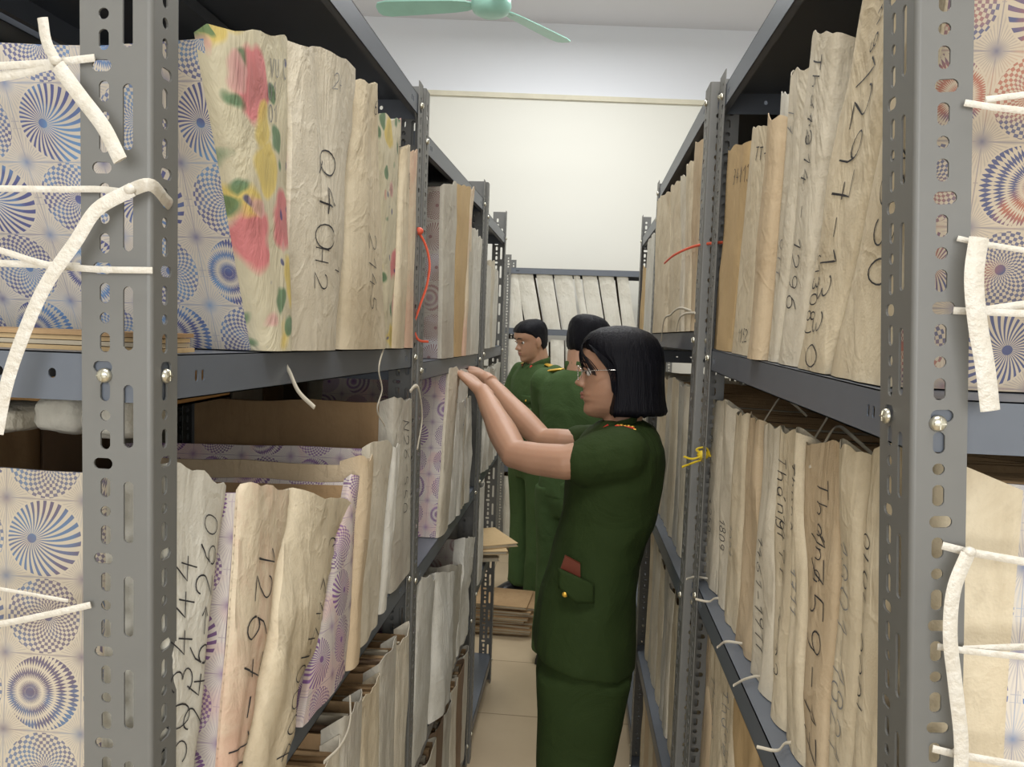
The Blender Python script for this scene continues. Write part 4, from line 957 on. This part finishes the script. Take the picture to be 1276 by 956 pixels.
man('man in green uniform seen from behind, standing between the woman and the smiling man', (p2.x+.03,3.50), math.radians(60), math.radians(22), math.radians(12), 1.645, .02,
    [((.10,.25,1.06),(.30,.14,1.12),(.9,-.3,.1),(0,-.2,-1)), ((.08,-.25,1.06),(.28,-.14,1.12),(.9,.4,.1),(0,.2,-1))], M['green2'])

# ---------------------------------------------------------------- ceiling fan
M['mint'] = plain('mint_fan_paint', (.36,.66,.56), .35)
fc = ony(612,6,4.0); fan = empty('ceiling_fan', (fc.x,fc.y,fc.z), 'mint green ceiling fan with three blades above the aisle', 'fan')
mb = MB(); mb.loft([[fc+Vector((r*math.cos(a), r*math.sin(a), z)) for a in [2*PI*k/32 for k in range(32)]] for r, z in ((.02,-.055),(.06,-.052),(.092,-.035),(.105,-.008),(.100,.025),(.075,.05),(.03,.06))]); put('motor_housing', mb, M['mint'], fan, True)
mb = MB(); mb.sweep([fc+Vector((0,0,.05)), Vector((fc.x,fc.y,CH-.06))], .012, 12); put('rod', mb, M['mint'], fan, True)
mb = MB(); mb.loft([[Vector((fc.x+r*math.cos(a), fc.y+r*math.sin(a), z)) for a in [2*PI*k/24 for k in range(24)]] for r, z in ((.03,CH-.09),(.06,CH-.04),(.065,CH-.001))]); put('canopy', mb, M['mint'], fan, True)
for ang in (178, 52, -65):
    a = math.radians(ang); d = Vector((math.cos(a),math.sin(a),-.02)); q = Vector((-math.sin(a),math.cos(a),.20)).normalized()
    mb = MB(); pr = [(.10,.026),(.13,.040),(.20,.050),(.40,.060),(.54,.064),(.585,.052),(.60,.025)]
    tp = [fc+d*r+q*w for r, w in pr]+[fc+d*r-q*w for r, w in pr[::-1]]; n = len(tp); up = Vector((0,0,.003))
    mb.add([p-up for p in tp]+[p+up for p in tp], [tuple(range(n-1,-1,-1)), tuple(range(n,2*n))]+[(i,(i+1)%n,n+(i+1)%n,n+i) for i in range(n)])
    bl = put('blade', mb, M['mint'], fan)
    mb = MB(); mb.sweep([fc+d*.085, fc+d*.16], [.016,.012], 8, flat=.4, ref=q); put('blade_arm', mb, M['mint'], bl, True, origin=fan.location)

# ---------------------------------------------------------------- twine on the posts
def ribbon(name, label, pts, r, mat, cat='twine', group=None, flat=.25, ref=None, n=6, extra=()):
    def rf(q):
        t = Vector(q[-1])-Vector(q[0]); return Vector((0,1,0)).cross(t.normalized())
    mb = MB(); P = smooth_path(pts, n); ref = rf(pts) if ref else None; rs = r if not isinstance(r,(list,tuple)) else [r[0]+(r[1]-r[0])*i/(len(P)-1) for i in range(len(P))]
    mb.sweep(P, rs, 8, flat=flat, ref=ref); o0 = P[0]
    root = bpy.data.objects.new(name, mb.mesh(name, M[mat], True, o0)); COL.objects.link(root); root.location = o0; tag(root, label, cat, group)
    for k, (pp, rr, nm) in enumerate(extra):
        e = MB()
        if nm == 'knot': e.ball(pp[0], rr, rr*.7, rr*.8, n=10, m=8)
        else: e.sweep(smooth_path(pp, 6), rr, 8, flat=flat, ref=(rf(pp) if ref else None))
        put(nm, e, M[mat], root, True, origin=o0)
    return root
Pf = lambda x, y, d=.582: ony(x, y, d)
g = 'white plastic twine on the near left post'
ribbon('plastic_twine', 'white plastic twine knotted at the upper left, its frayed tail crossing the left post', [Pf(-640,84), Pf(0,82), Pf(64,78), Pf(118,72,.584)], .0030, 'twine', group=g, flat=.22, ref=(0,0,1),
       extra=[([Pf(-640,98,.583),Pf(20,92,.583),Pf(66,80)], .004, 'strand'), ([Pf(70,76,.578)], .0050, 'knot'), ([Pf(70,78,.577),Pf(58,52,.576),Pf(53,22,.575)], .0044, 'tail'), ([Pf(72,82,.576),Pf(100,120,.574),Pf(130,160,.573),Pf(150,200,.572)], .0060, 'tail')])
ribbon('plastic_twine', 'white plastic twine wound round the left post at mid height with a long drooping tail', [Pf(-640,236), Pf(0,235), Pf(80,236), Pf(125,236), Pf(160,240,.578)], .0026, 'twine', group=g, flat=.22, ref=(0,0,1),
       extra=[([Pf(160,238,.576),Pf(185,230,.574),Pf(207,250,.60),Pf(214,258,.64)], .0050, 'strand'), ([Pf(165,236,.575),Pf(120,262,.572),Pf(95,300,.57),Pf(60,350,.568),Pf(28,420,.566),Pf(8,480,.565),Pf(-4,540,.565)], .0058, 'tail'), ([Pf(162,236,.574)], .0050, 'knot')])
ribbon('plastic_twine', 'doubled white plastic twine threaded through the left post below the drooping tail', [Pf(-640,300), Pf(0,312), Pf(60,330), Pf(110,335), Pf(190,337,.584)], .0026, 'twine', group=g, flat=.22, ref=(0,0,1),
       extra=[([Pf(-640,330,.583),Pf(0,328,.583),Pf(100,332,.583)], .0028, 'strand')])
ribbon('plastic_twine', 'white plastic twine crossing low on the left post beside the dark disc cover', [Pf(-640,788), Pf(0,778), Pf(60,766), Pf(113,754,.586)], .0028, 'twine', group=g, flat=.22, ref=(0,0,1),
       extra=[([Pf(-640,724,.583),Pf(0,734,.583),Pf(85,749,.586)], .0016, 'strand')])
g = 'white plastic twine on the near right post'
ribbon('plastic_twine', 'doubled white twine through the upper holes of the right post', [Pf(1202,128,.586), Pf(1240,134), Pf(1925,146)], .0024, 'twine', group=g, flat=.25, ref=(0,0,1), extra=[([Pf(1228,124,.585),Pf(1276,118),Pf(1925,112)], .0022, 'strand')])
ribbon('plastic_twine', 'flat white twine hanging down beside the right post from its middle hole', [Pf(1193,297,.586), Pf(1225,304), Pf(1925,322)], .0020, 'twine', group=g, flat=.25, ref=(0,0,1), extra=[([Pf(1220,296,.576),Pf(1214,340,.574),Pf(1218,400,.573),Pf(1228,460,.572),Pf(1234,512,.572)], [.0068,]*25, 'tail')])
ribbon('plastic_twine', 'white twine stretched from the right post just above the shelf level', [Pf(1188,387,.586), Pf(1230,389), Pf(1925,398)], .0026, 'twine', group=g, flat=.22, ref=(0,0,1), extra=[([Pf(1215,388,.584),Pf(1276,379),Pf(1925,374)], .0026, 'strand')])
ribbon('plastic_twine', 'knotted white twine below the shelf of the right post with a long clear loop', [Pf(1174,680,.586), Pf(1206,688), Pf(1925,698)], .0030, 'twine', group=g, flat=.25, ref=(0,0,1), extra=[([Pf(1208,688,.578)], .0050, 'knot'), ([Pf(1206,690,.577),Pf(1190,730,.575),Pf(1184,790,.574),Pf(1190,850,.574),Pf(1198,930,.574),Pf(1196,990,.574)], .0052, 'tail')])
ribbon('plastic_twine', 'doubled white twine across the right post, halfway down the beige bundle', [Pf(1168,806,.586), Pf(1210,812), Pf(1925,828)], .0026, 'twine', group=g, flat=.22, ref=(0,0,1), extra=[([Pf(1200,809,.584),Pf(1276,806),Pf(1925,804)], .0026, 'strand')])
ribbon('plastic_twine', 'lowest knotted white twine on the right post', [Pf(1162,933,.586), Pf(1190,940), Pf(1925,946)], .0030, 'twine', group=g, flat=.25, ref=(0,0,1), extra=[([Pf(1195,938,.578)], .0050, 'knot')])
ribbon('orange_twine', 'orange twine tied to the left middle post, dangling over the faded disc bundle', [ony(519,288,1.59), ony(523,292,1.585), ony(535,325,1.585), ony(532,355,1.585), ony(522,385,1.585), ony(516,410,1.585), ony(522,424,1.585), ony(534,426,1.585)], .0030, 'orange', flat=.35, extra=[([ony(522,288,1.583)], .010, 'knot')])
ribbon('orange_twine', 'orange twine stretched between the right middle post and the rack beyond', [ony(902,302,1.50), ony(888,303,1.535), ony(862,308,1.62), ony(840,318,1.70), ony(828,328,1.78)], .0028, 'orange', flat=.5)
ribbon('yellow_twine', 'yellow twine knotted round the right middle post', [ony(850,582,1.50), ony(866,576,1.52), ony(880,570,1.525), ony(884,563,1.53)], .0022, 'yellow', flat=.6, extra=[([ony(876,567,1.515)], .012, 'knot'), ([ony(876,567,1.513), ony(868,560,1.51), ony(879,558,1.51), ony(885,569,1.515)], .0026, 'loop'), ([ony(874,569,1.51), ony(862,572,1.505), ony(852,569,1.50)], .002, 'tail')])
ribbon('cotton_tape', 'cream tape end hanging below the left upper shelf, nearer the front', [ony(348,444,.90), ony(360,462,.885), ony(372,488,.88), ony(392,508,.875)], .0036, 'string', flat=.35)
ribbon('cotton_tape', 'cream tape end hanging below the left upper shelf near the middle post', [onx(478,434,-.335), onx(472,462,-.330), onx(476,486,-.330), onx(470,508,-.330), onx(479,530,-.330)], .0032, 'string', flat=.4)
ribbon('cotton_tape', 'white tape loop hanging on the left middle post beside the purple disc bundle', [onx(511,488,-.335), onx(516,482,-.330), onx(524,496,-.328), onx(526,520,-.328), onx(520,560,-.328)], .0040, 'string', flat=.4)
ribbon('cotton_tape', 'pale tape trailing from the bundles above the lower left shelf', [onx(436,868,-.31), onx(436,900,-.30), onx(424,930,-.30), onx(404,950,-.31)], .0035, 'string', flat=.4)
ribbon('cotton_tape', 'pair of white tape loops under the second right rack\'s upper bundles', [onx(862,388,.232), onx(850,384,.224), onx(836,392,.222), onx(826,406,.222), onx(824,425,.224)], .0030, 'string', flat=.5, extra=[([onx(866,390,.23), onx(852,392,.222), onx(845,402,.222), onx(843,412,.222)], .0028, 'strand')])

# ---------------------------------------------------------------- loose folders, boxes and bags
def folder(x, y, z, w, d, rz, mat, label, group, name='paper_folder', th=.006, tilt=0):
    root = empty(name, (x,y,z), label, 'folder', group, rz)
    for nm, z0, z1, m_, k in (('cover',0,.0012,mat,1),('papers',.0012,th-.0012,'paper',.97),('cover',th-.0012,th,mat,1)):
        mb = MB(); mb.box((-w*k/2,-d*k/2,z0),(w*k/2,d*k/2,z1)); o = bpy.data.objects.new(nm, mb.mesh(nm, M[m_])); COL.objects.link(o); o.parent = root
    root.rotation_euler = (tilt,0,rz); return root
rnd = random.Random(11); proto = None; z = .0
for i in range(11):
    w = rnd.uniform(.30,.34); x = -.36+rnd.uniform(-.02,.02); y = 3.92+rnd.uniform(-.015,.02); rz = rnd.uniform(-.09,.09)
    if proto is None:
        proto = folder(x,y,z,.33,.26,rz,'kraft','brown folder in the pile on the floor beyond the left racks','brown folders piled on the floor', th=.0135)
        proto_ch = list(proto.children)
    else:
        c = proto.copy(); COL.objects.link(c); c.location = (x,y,z); c.rotation_euler = (0,0,rz)
        for ch in proto_ch: d = ch.copy(); COL.objects.link(d); d.parent = c
    z += .0148
zs = L3.z(3, 3.0)
for i, (dx, dy, rz, mt, lab) in enumerate(((-.10,0,.1,'kraft','brown folder at the bottom of the heap on the low left shelf'),(-.02,-.03,.35,'paper','white paper folder in the middle of the heap on the low left shelf'),(-.06,.03,-.2,'paper_dark','dark folder under the yellow ones on the low left shelf'),(.02,-.02,.25,'kraftlight','tan folder sticking out from the heap on the low left shelf'),(.04,.0,.5,'kraftlight','yellow brown folder on top of the heap on the low left shelf'))):
    folder(-.46+dx, 3.03+dy, zs+.001+i*.0155, .33, .25, rz, mt, lab, 'folders heaped on the low left shelf', th=.014)
fz = lambda px, py, x: onx(px,py,x).z
# folders jammed flat under the near-left upper bundles and over the middle ones
def slab(name, label, cat, p, q, mats, group=None):
    root = empty(name, ((p[0]+q[0])/2,(p[1]+q[1])/2,p[2]), label, cat, group); h = q[2]-p[2]; n = 4; r = random.Random(len(label))
    for i in range(n):
        mb = MB(); j = [r.uniform(0,.012) for _ in range(4)]; a, b_ = p[2]+h*i/n, p[2]+h*(i+.85)/n
        mb.box((p[0]+j[0],p[1]+j[1],a),(q[0]-j[2],q[1]-j[3],b_)); put('sheet', mb, M[mats[i % len(mats)]], root)
    return root
z1 = L1.z(1,.75)
slab('paper_folder','flat brown folders lying under the blue disc bundle on the upper left shelf','folder',(-.82,.635,z1+.002),(-.362,.70,z1+.020),['kraftlight','paper','kraftlight','kraft'])
# orange carton and grey cloth bags behind, over the dark disc bundle
def carton(label, p, q, mat, txt=None):
    root = empty('carton', ((p[0]+q[0])/2,(p[1]+q[1])/2,p[2]), label, 'box')
    mb = MB(); t = .004; x0,y0,z0 = p; x1,y1,z1_ = q
    for a, b_ in (((x0,y0,z0),(x1,y0+t,z1_)),((x0,y1-t,z0),(x1,y1,z1_)),((x0,y0+t,z0),(x0+t,y1-t,z1_)),((x1-t,y0+t,z0),(x1,y1-t,z1_)),((x0,y0,z0-.0),(x1,y1,z0+t))): mb.box(a, b_)
    put('box_body', mb, M[mat], root); 
    for sg, (a, b_) in enumerate((((x0,y0,z1_),(x1,(y0+y1)/2-.001,z1_+t)),((x0,(y0+y1)/2+.001,z1_),(x1,y1,z1_+t)))):
        mb = MB(); mb.box(a, b_); put('flap', mb, M[mat], root)
    if txt:
        mb = MB(); sts, tw = strokes(txt, .022, .02, random.Random(3))
        for st in sts:
            P = [Vector((x0+.03+p_[0], y0-.0012, (z0+z1_)/2+p_[1])) for p_ in st]; mb.sweep(P, .0014, 6, flat=.3, ref=(0,0,1))
        put('printed_lettering', mb, plain('orange_print', (.65,.20,.05), .6), root)
    return root

M['orange_card'] = plain('orange_card', (.62,.34,.12), .6)
carton('orange carton lettered HQ SO lying over the files behind the left post', (-.80,.98,1.452), (-.56,1.18,1.500), 'orange_card', 'HQ SO')
def bag(label, c, r, mat, sd):
    mb = MB(); c = Vector(c)
    def f(u, v):
        a, b_ = 2*PI*u, PI*v; e = lambda q, n: math.copysign(abs(q)**n, q)
        d = Vector((r[0]*e(math.sin(b_),.6)*e(math.cos(a),.6), r[1]*e(math.sin(b_),.6)*e(math.sin(a),.6), r[2]*e(math.cos(b_),.6)))
        q = Vector((math.cos(a)*math.sin(b_), math.sin(a)*math.sin(b_), math.cos(b_)))
        return c + d*(1+.10*noise.noise(q*2.2+Vector((sd,0,0)))+.05*(1-2*abs(noise.noise(q*4+Vector((0,sd,0))))))+Vector((0,0,r[2]))
    mb.grid(lambda u, v: f(u,v), 32, 18)
    o = put('cloth_roll', mb, M[mat], None, True, origin=c); tag(o, label, 'cloth roll', 'grey cloth rolls over the dark disc bundle'); return o
bag('grey cloth roll lying nearest the left post, over the dark disc bundle', (-.470,.76,1.452), (.028,.05,.022), 'grey', 1)
bag('grey cloth roll in the middle of three over the dark disc bundle', (-.535,.78,1.452), (.030,.05,.020), 'grey', 2)
bag('flattened grey cloth roll, leftmost of three over the dark disc bundle', (-.605,.76,1.452), (.034,.05,.014), 'pale', 3)

for i, (x_, y_, sc_) in enumerate(((.36,.95,1),(.42,1.12,1.1),(.38,1.30,.9),(.50,.72,1))):
    z_ = (1.44,1.45,1.45,1.46)[i]; c = Vector((x_,y_,z_))
    ribbon('cotton_tape', 'cream tape curling over the tops of the middle right bundles', [c, c+Vector((-.02,.02,.02))*sc_, c+Vector((-.05,-.01,.035))*sc_, c+Vector((-.075,-.04,.012))*sc_, c+Vector((-.09,-.05,-.01))*sc_], .0024, 'string', flat=.5, group='tapes over the middle right bundles')
